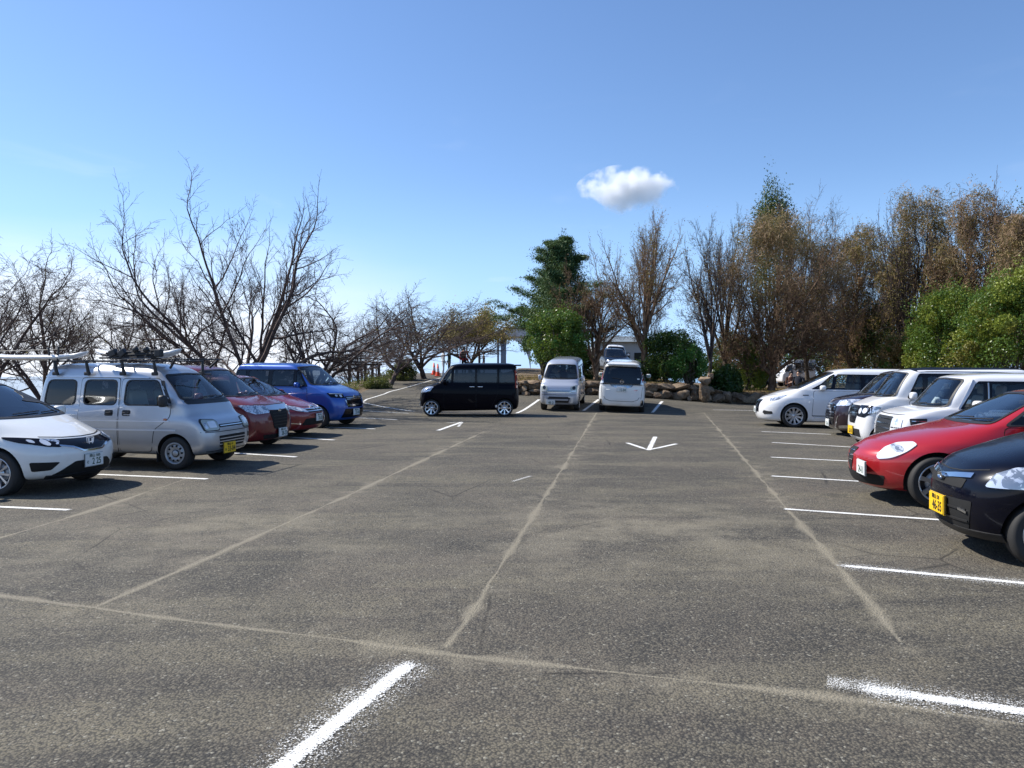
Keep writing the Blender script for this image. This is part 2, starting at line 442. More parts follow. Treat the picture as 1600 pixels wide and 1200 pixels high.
def strip(name, pts, w, m, lift=.006):
    """ribbon on the ground through the given points"""
    pts = [Vector((p.x, p.y, 0)) for p in pts]
    fine_ = [pts[0]]
    for a, b in zip(pts[:-1], pts[1:]):
        n = max(1, int((b-a).length/.4))
        for k in range(1, n+1): fine_.append(a.lerp(b, k/n))
    V, F, UV = [], [], []
    tot = len(fine_)-1
    for i, p in enumerate(fine_):
        a = fine_[max(0, i-1)]; b = fine_[min(tot, i+1)]
        d = (b-a).normalized(); nrm = Vector((-d.y, d.x, 0))
        for s_ in (-1, 1):
            q = p+nrm*s_*w/2; V.append((q.x, q.y, g(q.x, q.y)+lift)); UV.append((i/tot, 0 if s_ < 0 else 1))
    for i in range(tot): F.append((2*i, 2*i+2, 2*i+3, 2*i+1))
    o = np_mesh(name, V, F, m)
    uvl = o.data.uv_layers.new(name='UVMap')
    for l in o.data.loops: uvl.data[l.index].uv = UV[l.vertex_index]
    tag(o, kind='structure'); return o
L_ = lambda *a, w=.11, m=None, name='parking_line', lift=.006: strip(name, [G(*p) for p in a], w, m or paint, lift)
L_((-120, 787), (112, 797.5), w=.12); L_((150, 741.5), (327, 749), w=.13); L_((330, 706), (465, 714.5), w=.15)
L_((400, 680), (524, 688), w=.15); L_((440, 665), (588, 670.5), w=.15); L_((530, 651.5), (622, 656), w=.15)
L_((560, 641), (640, 646), w=.13)
L_((385, 1245), (650, 1030), w=.66, m=spray)
L_((1290, 1067.5), (1345, 1076), (1425, 1088.5), w=.30, m=faint, lift=.010); L_((1330, 1074), (1500, 1099), (1700, 1128), w=.66, m=spray); L_((1300, 883), (1640, 916), w=.55, m=spray)
L_((1222, 795.5), (1500, 815), w=.12); L_((1203, 744), (1400, 756), w=.12); L_((1202, 714.5), (1370, 723), w=.13)
L_((1204, 691.5), (1340, 699.5), w=.13); L_((1188, 674.5), (1300, 679), w=.13); L_((1113, 640.5), (1195, 642), w=.16, m=worn)
L_((843, 624), (806, 646), w=.16); L_((936, 624), (911, 642), w=.16); L_((1035, 627), (1019, 645), w=.16)
L_((690, 590), (640, 604), (600, 616), (573, 624), (566, 629), (600, 636), (652, 643.5), w=.13, name='road_edge_line')
L_((684, 673), (722, 659.5), w=.16, m=paint, name='road_arrow'); L_((697, 661), (722, 659.5), (716, 667), w=.15, m=worn, name='road_arrow')
L_((1024, 682.5), (1013.5, 704), w=.14, name='road_arrow'); L_((979, 692), (1013.5, 703.5), (1058, 693.5), w=.13, name='road_arrow')
L_((800, 753), (830, 744), w=.10, m=faint, name='road_arrow')
# ------------------------------------------------------------------ vehicles
def round_poly(poly, r=.03, seg=3):
    out = []; n = len(poly)
    for i in range(n):
        p = Vector(poly[i]).to_2d(); a = Vector(poly[i-1]).to_2d(); b = Vector(poly[(i+1) % n]).to_2d()
        da = a-p; db = b-p; la, lb = da.length, db.length
        if la < 1e-6 or lb < 1e-6: continue
        rr = min(r, la*.45, lb*.45)
        s = p+da/la*rr; e = p+db/lb*rr
        for k in range(seg+1):
            u = k/seg; out.append(((1-u)**2*s + 2*u*(1-u)*p + u*u*e))
    return out
def grow_poly(poly, d):
    c = sum((Vector(p).to_2d() for p in poly), Vector((0, 0)))/len(poly)
    area = sum(poly[i-1][0]*poly[i][1]-poly[i][0]*poly[i-1][1] for i in range(len(poly)))
    s = 1 if area > 0 else -1
    out = []; n = len(poly)
    for i in range(n):
        p = Vector(poly[i]).to_2d(); a = Vector(poly[i-1]).to_2d(); b = Vector(poly[(i+1) % n]).to_2d()
        e1 = (p-a).normalized(); e2 = (b-p).normalized()
        n1 = Vector((e1.y, -e1.x))*s; n2 = Vector((e2.y, -e2.x))*s
        m_ = (n1+n2); m_ = m_.normalized() if m_.length > .3 else n1
        k = 1/max(.5, m_.dot(n1)); out.append(p+m_*d*k)
    return out
def inside(p, poly):
    r = False; n = len(poly)
    for i in range(n):
        a = poly[i]; b = poly[i-1]
        if (a.y > p.y) != (b.y > p.y) and p.x < (b.x-a.x)*(p.y-a.y)/(b.y-a.y)+a.x: r = not r
    return r
def layers_of(S):
    L, W, H = S['L'], S['W'], S['H']; sill = S.get('sill', .21)
    nz, lean = S['nose']; cx, cz = S['cowl']; hx, hz = S['head']; rl, br = S['belt']; rt, rz = S['tail']; Wr = S['Wr']
    ne, af = S.get('nose_exp', 3.2), S.get('af', .55); ns = S.get('nose_shift', 0.0); re = S.get('rear_exp', 4.0)
    lo = S.get('low', .40)
    return [  # xf, zf, xr, zr, half width, af, nf, ar, nr
        (.34, sill-.03, L-.30, sill+.02, W-.20, af, 3, .3, 4),
        (.13+ns, sill+.00, L-.10, sill+.03, W-.07, af, ne, .3, re),
        (.05+ns, sill+.06, L-.03, sill+.10, W-.025, af, ne, .3, re),
        (.00+ns*.5, lo+.04, L-.0, .50, W-.005, af, ne, .32, re),
        (.015, (lo+nz)/2+.06, L-.015, .66, W, af, ne, .32, re),
        (lean, nz-.06, L-.02, .82, W-.004, af, ne, .32, re),
        (lean+.06, nz-.005, L-.03, (.82+br)/2, W-.012, af, ne, .32, re),
        (lean+.19, nz+.045+.0*cz, L-.04, (.84+br)/2+.02, W-.025, af*1.05, ne, .30, re),
        (lean+.19+(cx-lean-.19)*.55, nz+.045+(cz-nz-.045)*.66, L-rl*.8, br-.03, W-.035, af*.95, ne+.5, .28, re),
        (cx, cz, L-rl, br, W-.045, .34, 3.6, .26, re+.5),
        (cx+(hx-cx)*.06, cz+(hz-cz)*.06, L-rl-.01, br+.03, W-.062, .34, 3.6, .26, re+.5),
        (cx+(hx-cx)*.5, cz+(hz-cz)*.5+.012, L-(rl+rt)/2+.01, (br+rz)/2+.01, (W-.05+Wr)/2+.012, .34, 3.6, .26, re+.5),
        (hx-.02, hz, L-rt, rz, Wr, .34, 3.4, .24, re),
        (hx+.06, hz+(H-hz)*.38, L-rt-.06, rz+(H-rz)*.5, Wr-.05, .34, 3.2, .24, re),
        (hx+.26, H-.022, L-rt-.20, H-.018, Wr-.17, .40, 3.0, .24, 3.5),
        (hx+.62, H-.002, L-rt-.45, H, Wr*.42, .3, 2.6, .22, 3),
    ]
def body_bm(S, nq=9, nsd=9):
    bm = bmesh.new(); rings = []
    for (xf, zf, xr, zr, w, af, nf, ar, nr) in layers_of(S):
        af = min(af, (xr-xf)*.42); half = []
        for k in range(nq+1):
            th = math.pi/2*k/nq
            half.append((xf+af*(1-math.cos(th)**(2/nf)), w*math.sin(th)**(2/nf)))
        for k in range(1, nsd): half.append((xf+af+(xr-ar-xf-af)*k/nsd, w))
        for k in range(nq+1):
            th = math.pi/2*(1-k/nq)
            half.append((xr-ar*(1-math.cos(th)**(2/nr)), w*math.sin(th)**(2/nr)))
        def P(x, y):
            u = (x-xf)/(xr-xf); u = u*u*(3-2*u) if S.get('ease', True) else u
            # the middle of the side bulges out a little
            return (-x, y*(1-.018*(2*abs((x-xf)/(xr-xf)-.5))**2), zf+(zr-zf)*u)
        ring = [bm.verts.new(P(x, y)) for x, y in half]
        ring += [bm.verts.new(P(x, -y)) for x, y in half[-2:0:-1]]
        rings.append(ring)
    N = len(rings[0]); hn = len(half)
    for a, b in zip(rings[:-1], rings[1:]):
        for k in range(N):
            bm.faces.new((a[k], a[(k+1) % N], b[(k+1) % N], b[k]))
    def cap(r, mi):
        for k in range(0, hn-1):
            i, j = k, k+1; i2, j2 = (-k) % N, (-(k+1)) % N
            vs = []
            for q in (r[i], r[j], r[j2], r[i2]):
                if q not in vs: vs.append(q)
            if len(vs) >= 3: bm.faces.new(vs).material_index = mi
    cap(rings[0], 1); cap(rings[-1], 0)
    for f in bm.faces:
        if f.calc_center_median().z < S.get('sill', .21)-.012: f.material_index = 1
    bmesh.ops.recalc_face_normals(bm, faces=bm.faces)
    return bm

def eval_mesh(o):
    dg = bpy.context.evaluated_depsgraph_get(); dg.update()
    return bpy.data.meshes.new_from_object(o.evaluated_get(dg), depsgraph=dg)

class Car:
    def __init__(s, name, S, paint_m, label, cat, group=None):
        s.S = S; s.paint = paint_m
        s.root = empty(name); tag(s.root, label, cat, group)
        bm = body_bm(S)
        me = bpy.data.meshes.new('b'); bm.to_mesh(me); bm.free()
        for m_ in (paint_m, M['black']): me.materials.append(m_)
        tmp = bpy.data.objects.new('tmp', me); COL.objects.link(tmp)
        md = tmp.modifiers.new('s', 'SUBSURF'); md.levels = 2; md.render_levels = 2
        me2 = eval_mesh(tmp)
        s.bvh = BVHTree.FromPolygons([v.co.copy() for v in me2.vertices], [tuple(p.vertices) for p in me2.polygons])
        s.me2 = me2; s.wins = []; s.bands = []
        bpy.data.objects.remove(tmp)
        s.body = bpy.data.objects.new('body', me2); COL.objects.link(s.body); s.body.parent = s.root
    def cut_body(s):
        """wheel wells, the cabin and the window openings are really cut out of the solid shell"""
        S = s.S; W = S['W']; x1, x2, rad = S['wheels']
        def mesh_obj(bm, m_):
            bmesh.ops.recalc_face_normals(bm, faces=bm.faces)
            cm = bpy.data.meshes.new('c'); bm.to_mesh(cm); bm.free(); cm.materials.append(m_)
            o = bpy.data.objects.new('cut', cm); COL.objects.link(o); return o
        cuts = []
        bm = bmesh.new()
        for xw in (x1, x2):
            for sg in (-1, 1):
                bmesh.ops.create_cone(bm, cap_ends=True, segments=40, radius1=rad+.045, radius2=rad+.045, depth=.42,
                                      matrix=Matrix.Translation((-xw, sg*(W-.0), rad+.01)) @ Matrix.Rotation(R(90), 4, 'X'))
        cuts.append(mesh_obj(bm, M['hole']))
        if s.wins:
            cx, cz = S['cowl']; hx, hz = S['head']; rl, br = S['belt']; rt, rz = S['tail']; L = S['L']; H = S['H']; Wr = S['Wr']
            rows = [(.66, cx+.16, L-rl-.16, W-.15), (cz-.03, cx+.14, L-rl-.12, W-.125), ((cz+hz)/2, (cx+hx)/2+.12, L-(rl+rt)/2-.10, (W+Wr)/2-.10), (hz-.02, hx+.08, L-rt-.10, Wr-.06), (H-.075, hx+.30, L-rt-.30, Wr-.20)]
            bm = bmesh.new(); rr_ = []
            for z, xa, xb, w in rows: rr_.append([bm.verts.new(p) for p in ((-xa, -w*.86, z), (-xa-.12, -w, z), (-xb+.10, -w, z), (-xb, -w*.86, z), (-xb, w*.86, z), (-xb+.10, w, z), (-xa-.12, w, z), (-xa, w*.86, z))])
            for p, q in zip(rr_[:-1], rr_[1:]):
                for k in range(8): bm.faces.new((p[k], p[(k+1) % 8], q[(k+1) % 8], q[k]))
            bm.faces.new(rr_[0]); bm.faces.new(rr_[-1][::-1])
            cuts.append(mesh_obj(bm, M['cabin']))
            for views in (('left', 'right'), ('front', 'rear')):
                bm = bmesh.new()
                for view, poly in s.wins:
                    if view not in views: continue
                    sg = 1 if view in ('left', 'front') else -1
                    if view in ('left', 'right'): f = lambda a, b, t: (-a, sg*(W+.2)*(1-t)+sg*.34*t, b)
                    elif view == 'front': f = lambda a, b, t: (.6*(1-t)-(hx+.30)*t, a, b)
                    else: f = lambda a, b, t: (-(L+.5)*(1-t)-(L-rt-.35)*t, a, b)
                    A = [bm.verts.new(f(p.x, p.y, 0)) for p in poly]; B = [bm.verts.new(f(p.x, p.y, 1)) for p in poly]; n = len(A)
                    bm.faces.new(A); bm.faces.new(B[::-1])
                    for k in range(n): bm.faces.new((A[k], B[k], B[(k+1) % n], A[(k+1) % n]))
                cuts.append(mesh_obj(bm, M['cabin']))
        me3 = s.me2
        def stats(me):
            b = bmesh.new(); b.from_mesh(me); v = b.calc_volume(signed=False); c = np.array([q.co for q in b.verts]); b.free()
            return v, c.min(0), c.max(0)
        v0, lo, hi = stats(me3)
        for i, c in enumerate(cuts):
            for tr in range(6):
                tmp2 = bpy.data.objects.new('tmp2', me3); COL.objects.link(tmp2)
                c.location = (.0017*tr, .0011*tr*(-1)**tr, .0013*tr)
                bo = tmp2.modifiers.new('b', 'BOOLEAN'); bo.object = c; bo.operation = 'DIFFERENCE'; bo.solver = 'EXACT'; bo.material_mode = 'TRANSFER'
                if tr % 2: bo.use_self = True
                r = eval_mesh(tmp2); bpy.data.objects.remove(tmp2)
                v, l2, h2 = stats(r)
                if v < v0*.9995 and v > v0*(.15 if i == 1 else .45) and (l2 > lo-.003).all() and (h2 < hi+.003).all() and abs(l2[0]-lo[0]) < .05: me3 = r; v0 = v; break
            else: print('CUT FAILED', s.root['label'], i)
            if tr: print('retry', tr, s.root.name, i)
        me3.name = 'body'
        for q in cuts: bpy.data.objects.remove(q)
        me3.shade_smooth(); me3.set_sharp_from_angle(angle=R(38)); s.body.data = me3
        if s.wins: s.interior()
    def interior(s):
        S = s.S; cx, cz = S['cowl']; hx, hz = S['head']; W = S['W']; L = S['L']
        sx = hx+.42; mt = M['seat_cloth']
        def seat(x, y, w, nm='seat'):
            bm = bmesh.new(); box_bm(bm, (-x+.05, y, .76), (.50, w, .20), None, .05)
            box_bm(bm, (-x-.24, y, 1.02), (.13, w*.96, .56), Quaternion((0, 1, 0), -.22), .05)
            for yy in ((y,) if w < .8 else (y-.36, y+.36)):
                box_bm(bm, (-x-.33, yy, min(1.40, S['H']-.28)), (.09, .26, .17), Quaternion((0, 1, 0), -.15), .035)
            return from_bm(nm, bm, mt, s.root, sharp=50)
        for sg in (1, -1): seat(sx, sg*.36, .46)
        if L-sx > 1.9: seat(sx+.95, 0, 2*W-.55, 'rear_seat')
        if L-sx > 3.2: seat(sx+1.8, 0, 2*W-.60, 'rear_seat')
        bm = bmesh.new(); box_bm(bm, (-cx-.24, 0, cz-.13), (.32, 2*W-.36, .22), None, .05); from_bm('dashboard', bm, M['cabin'], s.root, sharp=50)
        bm = bmesh.new(); c = Vector((-cx-.48, -.36, cz-.06)); q = Quaternion((0, 1, 0), -1.15)
        P = [c+q @ Vector((.18*math.cos(2*math.pi*k/20), .18*math.sin(2*math.pi*k/20), 0)) for k in range(20)]
        for k in range(20): tube_bm(bm, P[k], P[(k+1) % 20], .013, n=6)
        tube_bm(bm, P[5], P[15], .012, n=6); tube_bm(bm, c, c+Vector((.22, 0, -.08)), .03, n=8); from_bm('steering_wheel', bm, M['black'], s.root)
        bm = bmesh.new(); box_bm(bm, (-hx-.02, 0, hz-.12), (.02, .20, .055), None, .01); from_bm('rear_view_mirror', bm, M['black'], s.root)
    def hit(s, view, a, b):
        if view == 'front': r = s.bvh.ray_cast(Vector((3, a, b)), Vector((-1, 0, 0)))
        elif view == 'rear': r = s.bvh.ray_cast(Vector((-9, a, b)), Vector((1, 0, 0)))
        elif view == 'left': r = s.bvh.ray_cast(Vector((-a, 3, b)), Vector((0, -1, 0)))
        elif view == 'right': r = s.bvh.ray_cast(Vector((-a, -3, b)), Vector((0, 1, 0)))
        else: r = s.bvh.ray_cast(Vector((-a, b, 4)), Vector((0, 0, -1)))
        return r[0], r[1]
    def nrm(s, view, a, b):
        n = Vector((0, 0, 0)); p0 = None
        for da, db in ((0, 0), (.02, 0), (-.02, 0), (0, .02), (0, -.02)):
            p, q = s.hit(view, a+da, b+db)
            if p is None: continue
            if p0 is None and da == 0 and db == 0: p0 = p
            if q.dot({'front': Vector((1, 0, 0)), 'rear': Vector((-1, 0, 0)), 'left': Vector((0, 1, 0)), 'right': Vector((0, -1, 0)), 'top': Vector((0, 0, 1))}[view]) < 0: q = -q
            n += q
        return p0, (n.normalized() if n.length else None)
    def patch(s, name, view, poly, m, off=.005, parent=None, rad=.03, step=.07, depth=.02, holes=()):
        b = round_poly(poly, rad) if rad > 0 else [Vector(p).to_2d() for p in poly]
        bd = []
        for i, p in enumerate(b):
            q = b[(i+1) % len(b)]; k = max(1, int((q-p).length/step))
            for j in range(k): bd.append(p.lerp(q, j/k))
        n = len(bd)
        lo = Vector((min(p.x for p in bd), min(p.y for p in bd))); hi = Vector((max(p.x for p in bd), max(p.y for p in bd)))
        pts = list(bd); ox = lo.x+step*.5
        while ox < hi.x:
            oy = lo.y+step*.5
            while oy < hi.y:
                pts.append(Vector((ox, oy))); oy += step
            ox += step
        con = [(i, (i+1) % n) for i in range(n)]
        for h in holes:
            b0 = len(pts); hp = []
            for i, p in enumerate(h):
                q = h[(i+1) % len(h)]; k = max(1, int((q-p).length/step))
                for j in range(k): hp.append(p.lerp(q, j/k))
            pts += hp; con += [(b0+i, b0+(i+1) % len(hp)) for i in range(len(hp))]
        vs, es, fs, *_ = delaunay_2d_cdt(pts, con, [], 1, 1e-5)
        if holes: fs = [f for f in fs if not any(inside(sum((vs[i] for i in f), Vector((0, 0)))/3, h) for h in holes)]
        P = []
        for v in vs:
            p, nn = s.nrm(view, v.x, v.y)
            if p is None: P.append(None)
            else: P.append((p+nn*off, nn))
        # points that miss the body take a neighbour's depth
        good = [q for q in P if q is not None]
        if not good: return None
        bm = bmesh.new(); bv = []
        for v, q in zip(vs, P):
            if q is None:
                j = min((i for i in range(len(vs)) if P[i] is not None), key=lambda i: (vs[i]-v).length)
                q = P[j]
                q = (q[0].copy(), q[1])
            bv.append(bm.verts.new(q[0]))
        norms = [q[1] if q else Vector((0, 0, 1)) for q in P]
        for f in fs:
            try:
                ff = bm.faces.new([bv[i] for i in f]); ff.smooth = True
            except ValueError: pass
        for v in [v for v in bm.verts if not v.link_faces]: bm.verts.remove(v)
        bm.verts.ensure_lookup_table()
        want = {'front': Vector((1, 0, 0)), 'rear': Vector((-1, 0, 0)), 'left': Vector((0, 1, 0)), 'right': Vector((0, -1, 0)), 'top': Vector((0, 0, 1))}[view]
        bm.normal_update()
        for f in bm.faces:
            if f.normal.dot(want) < 0: f.normal_flip()
        edge = [e for e in bm.edges if len(e.link_faces) == 1]
        idx = {v: i for i, v in enumerate(bv)}
        ret = bmesh.ops.extrude_edge_only(bm, edges=edge)
        nv = [x for x in ret['geom'] if isinstance(x, bmesh.types.BMVert)]
        for v in nv:
            # old partner: nearest through link edges
            src = [e.other_vert(v) for e in v.link_edges if e.other_vert(v) in idx]
            nn = norms[idx[src[0]]] if src else want
            v.co -= nn*(off+depth)
        for x in ret['geom']:
            if isinstance(x, bmesh.types.BMFace): x.smooth = False
        o = from_bm(name, bm, m, parent or s.root)
        me = o.data
        me.set_sharp_from_angle(angle=R(45))
        return o
    def window(s, name, view, poly, m, rad=.05, step=.07, grow=.022, seal=M['black'], off=.0085):
        """a pane in a real opening, with a rubber ring round it"""
        rp = round_poly(poly, rad); s.wins.append((view, rp))
        w = s.patch(name, view, [tuple(p) for p in rp], m, off=.001, rad=0, step=step, depth=.003)
        go = round_poly(grow_poly(poly, grow), rad+grow*.7)
        s.patch('window_seal', view, [tuple(p) for p in go], seal, off=off, parent=w, rad=0, step=step, depth=.012, holes=[[p.copy() for p in round_poly(grow_poly(poly, -.006), rad)]])
        return w
    def band(s, poly, m, rad=.05, off=.003, step=.09):
        s.bands.append((poly, m, rad, off, step))
    def do_bands(s):
        for poly, m, rad, off, step in s.bands:
            for view in ('left', 'right'):
                s.patch('window_band', view, poly, m, off=off, rad=rad, step=step, holes=[p for v, p in s.wins if v == view])
    def both(s, name, poly, m, **k):
        s.patch(name, 'left', poly, m, **k); return s.patch(name, 'right', poly, m, **k)
    def mirror2(s, name, view, poly, m, subs=(), **k):
        out = []
        for sg in (1, -1):
            o = s.patch(name, view, [(sg*a, b) for a, b in poly], m, **k)
            for (nm, pl, mm, of) in subs:
                s.patch(nm, view, [(sg*a, b) for a, b in pl], mm, off=of, parent=o, rad=.02, step=.04)
            out.append(o)
        return out
    def circle(s, cy, cz, r, n=14): return [(cy+r*math.cos(2*math.pi*k/n), cz+r*math.sin(2*math.pi*k/n)) for k in range(n)]
    def wheel(s, xw, sg, rad, style, rimr):
        bm = bmesh.new(); w = .19
        p = [(rimr-.005, -.01), (rimr+.012, .004), (rad-.035, .008), (rad-.012, 0), (rad, -.03), (rad+.001, -w+.03), (rad-.015, -w), (rimr, -w), (rimr-.01, -w+.02)]
        lathe_bm(bm, p, 44)
        for k in range(4):   # tread grooves
            pass
        wh = from_bm('wheel', bm, M['rubber'], s.root, smooth=True)
        wh.location = (-xw, sg*(s.S['W']-.025), rad); wh.rotation_euler = (0, R(random.uniform(0, 60)), 0 if sg > 0 else math.pi)
        rim = s.rim(style, rimr); rim.parent = wh
        return wh
    def rim(s, style, r):
        bm = bmesh.new()
        lathe_bm(bm, [(r+.006, -.004), (r+.004, .004), (r-.010, .002), (r-.022, -.03), (r-.024, -.12)], 44, mi=0)
        if style == 'steel':
            lathe_bm(bm, [(r-.02, -.035), (r-.035, -.03), (r*.74, -.010), (r*.52, -.02), (r*.40, -.045), (r*.30, -.02), (r*.22, -.005), (.001, -.002)], 32, mi=0)
            for k in range(10):
                a = 2*math.pi*k/10
                tube_bm(bm, (r*.70*math.cos(a), -.03, r*.70*math.sin(a)), (r*.70*math.cos(a), -.006, r*.70*math.sin(a)), .018, n=10, mi=1)
            lathe_bm(bm, [(r*.36, -.03), (r*.34, -.018), (.03, -.015)], 20, mi=1)
            mats = [M['steel'], M['hole']]
        else:
            n, wd, pair, face, back = {'ten': (10, .026, 0, 'alloy', 'dark_alloy'), 'five': (5, .062, 0, 'alloy', 'dark_alloy'), 'seven': (7, .045, 0, 'alloy', 'dark_alloy'),
                                       'pair': (5, .022, .16, 'alloy', 'hole'), 'fan': (10, .020, .085, 'alloy', 'hole'), 'star': (8, .026, .0, 'chrome', 'hole'),
                                       'dark': (9, .030, .0, 'dark_alloy', 'hole'), 'plain': (6, .075, 0, 'steel', 'dark_alloy')}[style]
            lathe_bm(bm, [(r-.022, -.085), (.001, -.085)], 32, mi=1)
            lathe_bm(bm, [(r*.33, -.05), (r*.25, -.028), (r*.13, -.020), (.001, -.018)], 20, mi=0)
            for k in range(n):
                for dl in ((-pair, pair) if pair else (0,)):
                    a = 2*math.pi*k/n
                    a0, a1 = a+dl*.35, a+dl
                    p0 = Vector((r*.2*math.cos(a0), -.026, r*.2*math.sin(a0))); p1 = Vector(((r-.012)*math.cos(a1), -.008, (r-.012)*math.sin(a1)))
                    d = p1-p0; q = d.to_track_quat('X', 'Y')
                    mx = d.normalized(); my = Vector((0, 1, 0)); mz = mx.cross(my).normalized(); my = mz.cross(mx)
                    rot = Matrix((mx, my, mz)).transposed().to_4x4()
                    vs = box_bm(bm, (p0+p1)/2, (d.length, .028, wd), rot)
                    for v in vs:
                        far = (v.co-p0).length > d.length*.6
                        k2 = 1.25 if far else .75
                        v.co += mz*((v.co-(p0+p1)/2).dot(mz)*(k2-1))
                    if style == 'star' :
                        for dd in (-.16, .16):
                            pm = p0.lerp(p1, .55); p2 = Vector(((r-.01)*math.cos(a1+dd), -.008, (r-.01)*math.sin(a1+dd)))
                            tube_bm(bm, pm, p2, .008, .010, 6)
            lathe_bm(bm, [(r*.60, -.082), (r*.60, -.07), (r*.3, -.07)], 24, mi=2)   # brake disc
            mats = [M[face], M[back], M['steel']]
            if style == 'fan': mats[0] = M['alloy']
        return from_bm('rim', bm, mats)
    def box(s, name, c, sz, m, parent=None, bev=.01, rot=None):
        bm = bmesh.new(); box_bm(bm, c, sz, rot, bev); o = from_bm(name, bm, m, parent or s.root, sharp=40); return o
    def text(s, txt, size, loc, m, parent, view='front', sx=1.0):
        cu = bpy.data.curves.new('t', 'FONT'); cu.body = txt; cu.size = size; cu.align_x = 'CENTER'; cu.align_y = 'CENTER'; cu.extrude = .001; cu.offset = size*.012
        to = bpy.data.objects.new('t', cu); COL.objects.link(to)
        me = eval_mesh(to); bpy.data.objects.remove(to)
        if view == 'front': rot = Matrix(((0, 0, 1), (1, 0, 0), (0, 1, 0)))
        else: rot = Matrix(((0, 0, -1), (-1, 0, 0), (0, 1, 0)))
        me.transform(Matrix.Translation(loc) @ rot.to_4x4() @ Matrix.Diagonal((sx, 1, 1, 1)))
        me.name = 'plate_text'
        return me
    def plate(s, cy, cz, kind, big, small='', view='front', lead='', dx=.0):
        p, n = s.hit(view, cy, cz); sg = 1 if view == 'front' else -1
        if p is None: p = Vector((0, cy, cz))
        # the plate stands a little proud of whatever is behind it
        xs = [s.hit(view, cy+a, cz+b)[0] for a in (-.16, 0, .16) for b in (-.08, .08)]
        xs = [q.x for q in xs if q]; px_ = (max(xs) if sg > 0 else min(xs)) if xs else p.x
        px_ += sg*(.018+dx)
        bm = bmesh.new(); box_bm(bm, (px_, cy, cz), (.012, .335, .17), None, .004)
        box_bm(bm, (px_-sg*.012, cy, cz), (.02, .35, .185), None, .004, mi=1)
        pl = from_bm('number_plate', bm, [M['plate_w' if kind == 'w' else 'plate_y'], M['black']], s.root)
        ink = M['ink_green' if kind == 'w' else 'ink_black']
        me = []
        sgy = 1 if view == 'front' else -1
        me.append(s.text(big, .125, (px_+sg*.0075, cy+sgy*.035, cz-.025), ink, pl, view, .78))
        if small: me.append(s.text(small, .05, (px_+sg*.0075, cy, cz+.055), ink, pl, view, 1.1))
        if lead: me.append(s.text(lead, .05, (px_+sg*.0075, cy-sgy*.135, cz-.03), ink, pl, view, 1))
        for m_ in me:
            m_.materials.clear(); link_mesh('plate_text', m_, ink, pl)
        return pl
    def mirror(s, x, z, m, y=None, sz=(.11, .19, .15), stalk=.06):
        for sg in (1, -1):
            p, n = s.hit('left' if sg > 0 else 'right', x+.05, z-.05)
            yy = abs(p.y) if p else s.S['W']-.08
            bm = bmesh.new()
            r_ = bmesh.ops.create_uvsphere(bm, u_segments=16, v_segments=10, radius=.5)
            for v in r_['verts']:
                c = v.co.copy()
                for i in range(3): c[i] = math.copysign(abs(c[i]*2)**.65/2, c[i])
                v.co = Vector((-x + c.x*sz[0] + (0.02 if c.x > 0 else 0), sg*(yy+stalk+sz[1]/2)+c.y*sz[1], z+c.z*sz[2]))
            for f in bm.faces: f.smooth = True
            o = from_bm('mirror', bm, m, s.root)
            bm = bmesh.new(); box_bm(bm, (-x-.0, sg*(yy+stalk*.5+.01), z-sz[2]*.36), (.06, stalk+.10, .035), None, .01)
            from_bm('mirror_arm', bm, M['black'], o)
            bm = bmesh.new(); box_bm(bm, (-x-sz[0]*.5-.003, sg*(yy+stalk+sz[1]/2), z), (.006, sz[1]*.78, sz[2]*.72), None, .002)
            from_bm('mirror_glass', bm, M['glass_clear'], o)
    def door(s, poly, handle=None, hm=None, rad=.06, recess=False):
        for view in ('left', 'right'):
            g1 = grow_poly(poly, .009)
            hl = [p for v, p in s.wins if v == view]
            d = s.patch('door', view, poly, s.paint, off=.0055, rad=rad, step=.09, depth=.02, holes=hl)
            s.patch('door_gap', view, g1, M['hole'], off=.0015, parent=d, rad=rad, step=.09, depth=.02, holes=hl)
            if handle:
                hx, hz = handle; sg = 1 if view == 'left' else -1
                p, n = s.hit(view, hx, hz)
                if recess:
                    s.patch('handle_recess', view, [(hx-.08, hz-.05), (hx+.08, hz-.05), (hx+.08, hz+.05), (hx-.08, hz+.05)], M['black'], off=.007, parent=d, rad=.03, step=.05)
                bm = bmesh.new(); box_bm(bm, (-hx, p.y+sg*.028, hz), (.17 if not recess else .11, .02, .028), None, .008)
                for e in (-1, 1): box_bm(bm, (-hx+e*(.07 if not recess else .045), p.y+sg*.014, hz), (.022, .028, .02), None, .004)
                from_bm('handle', bm, hm or s.paint, d, sharp=40)
    def wipers(s, x, z, span=.5):
        for cy in (-.28, .22):
            pts = []
            for k in range(6):
                yy = cy+(-.02+span*k/5)*(1); zz2 = z+.03+.02*k/5
                p, n = s.nrm('front', min(.62, yy), zz2)
                if p: pts.append(p+n*.02)
            if len(pts) < 2: continue
            bm = bmesh.new()
            for a, b in zip(pts[:-1], pts[1:]): tube_bm(bm, a, b, .008, n=6)
            from_bm('wiper', bm, M['black'], s.root)
    def ribbon(s, name, view, pts, w, m, off=.006, parent=None):
        poly = []
        P = [Vector(p) for p in pts]; up = []; dn = []
        for i, p in enumerate(P):
            a = P[max(0, i-1)]; b = P[min(len(P)-1, i+1)]; d = (b-a).normalized(); n = Vector((-d.y, d.x))
            up.append(p+n*w/2); dn.append(p-n*w/2)
        return s.patch(name, view, [tuple(q) for q in up+dn[::-1]], m, off=off, parent=parent, rad=0, step=.05, depth=.004)
    def seam(s, view, pts, w=.008, parent=None): return s.ribbon('panel_gap', view, pts, w, M['hole'], off=.0025, parent=parent or s.body)
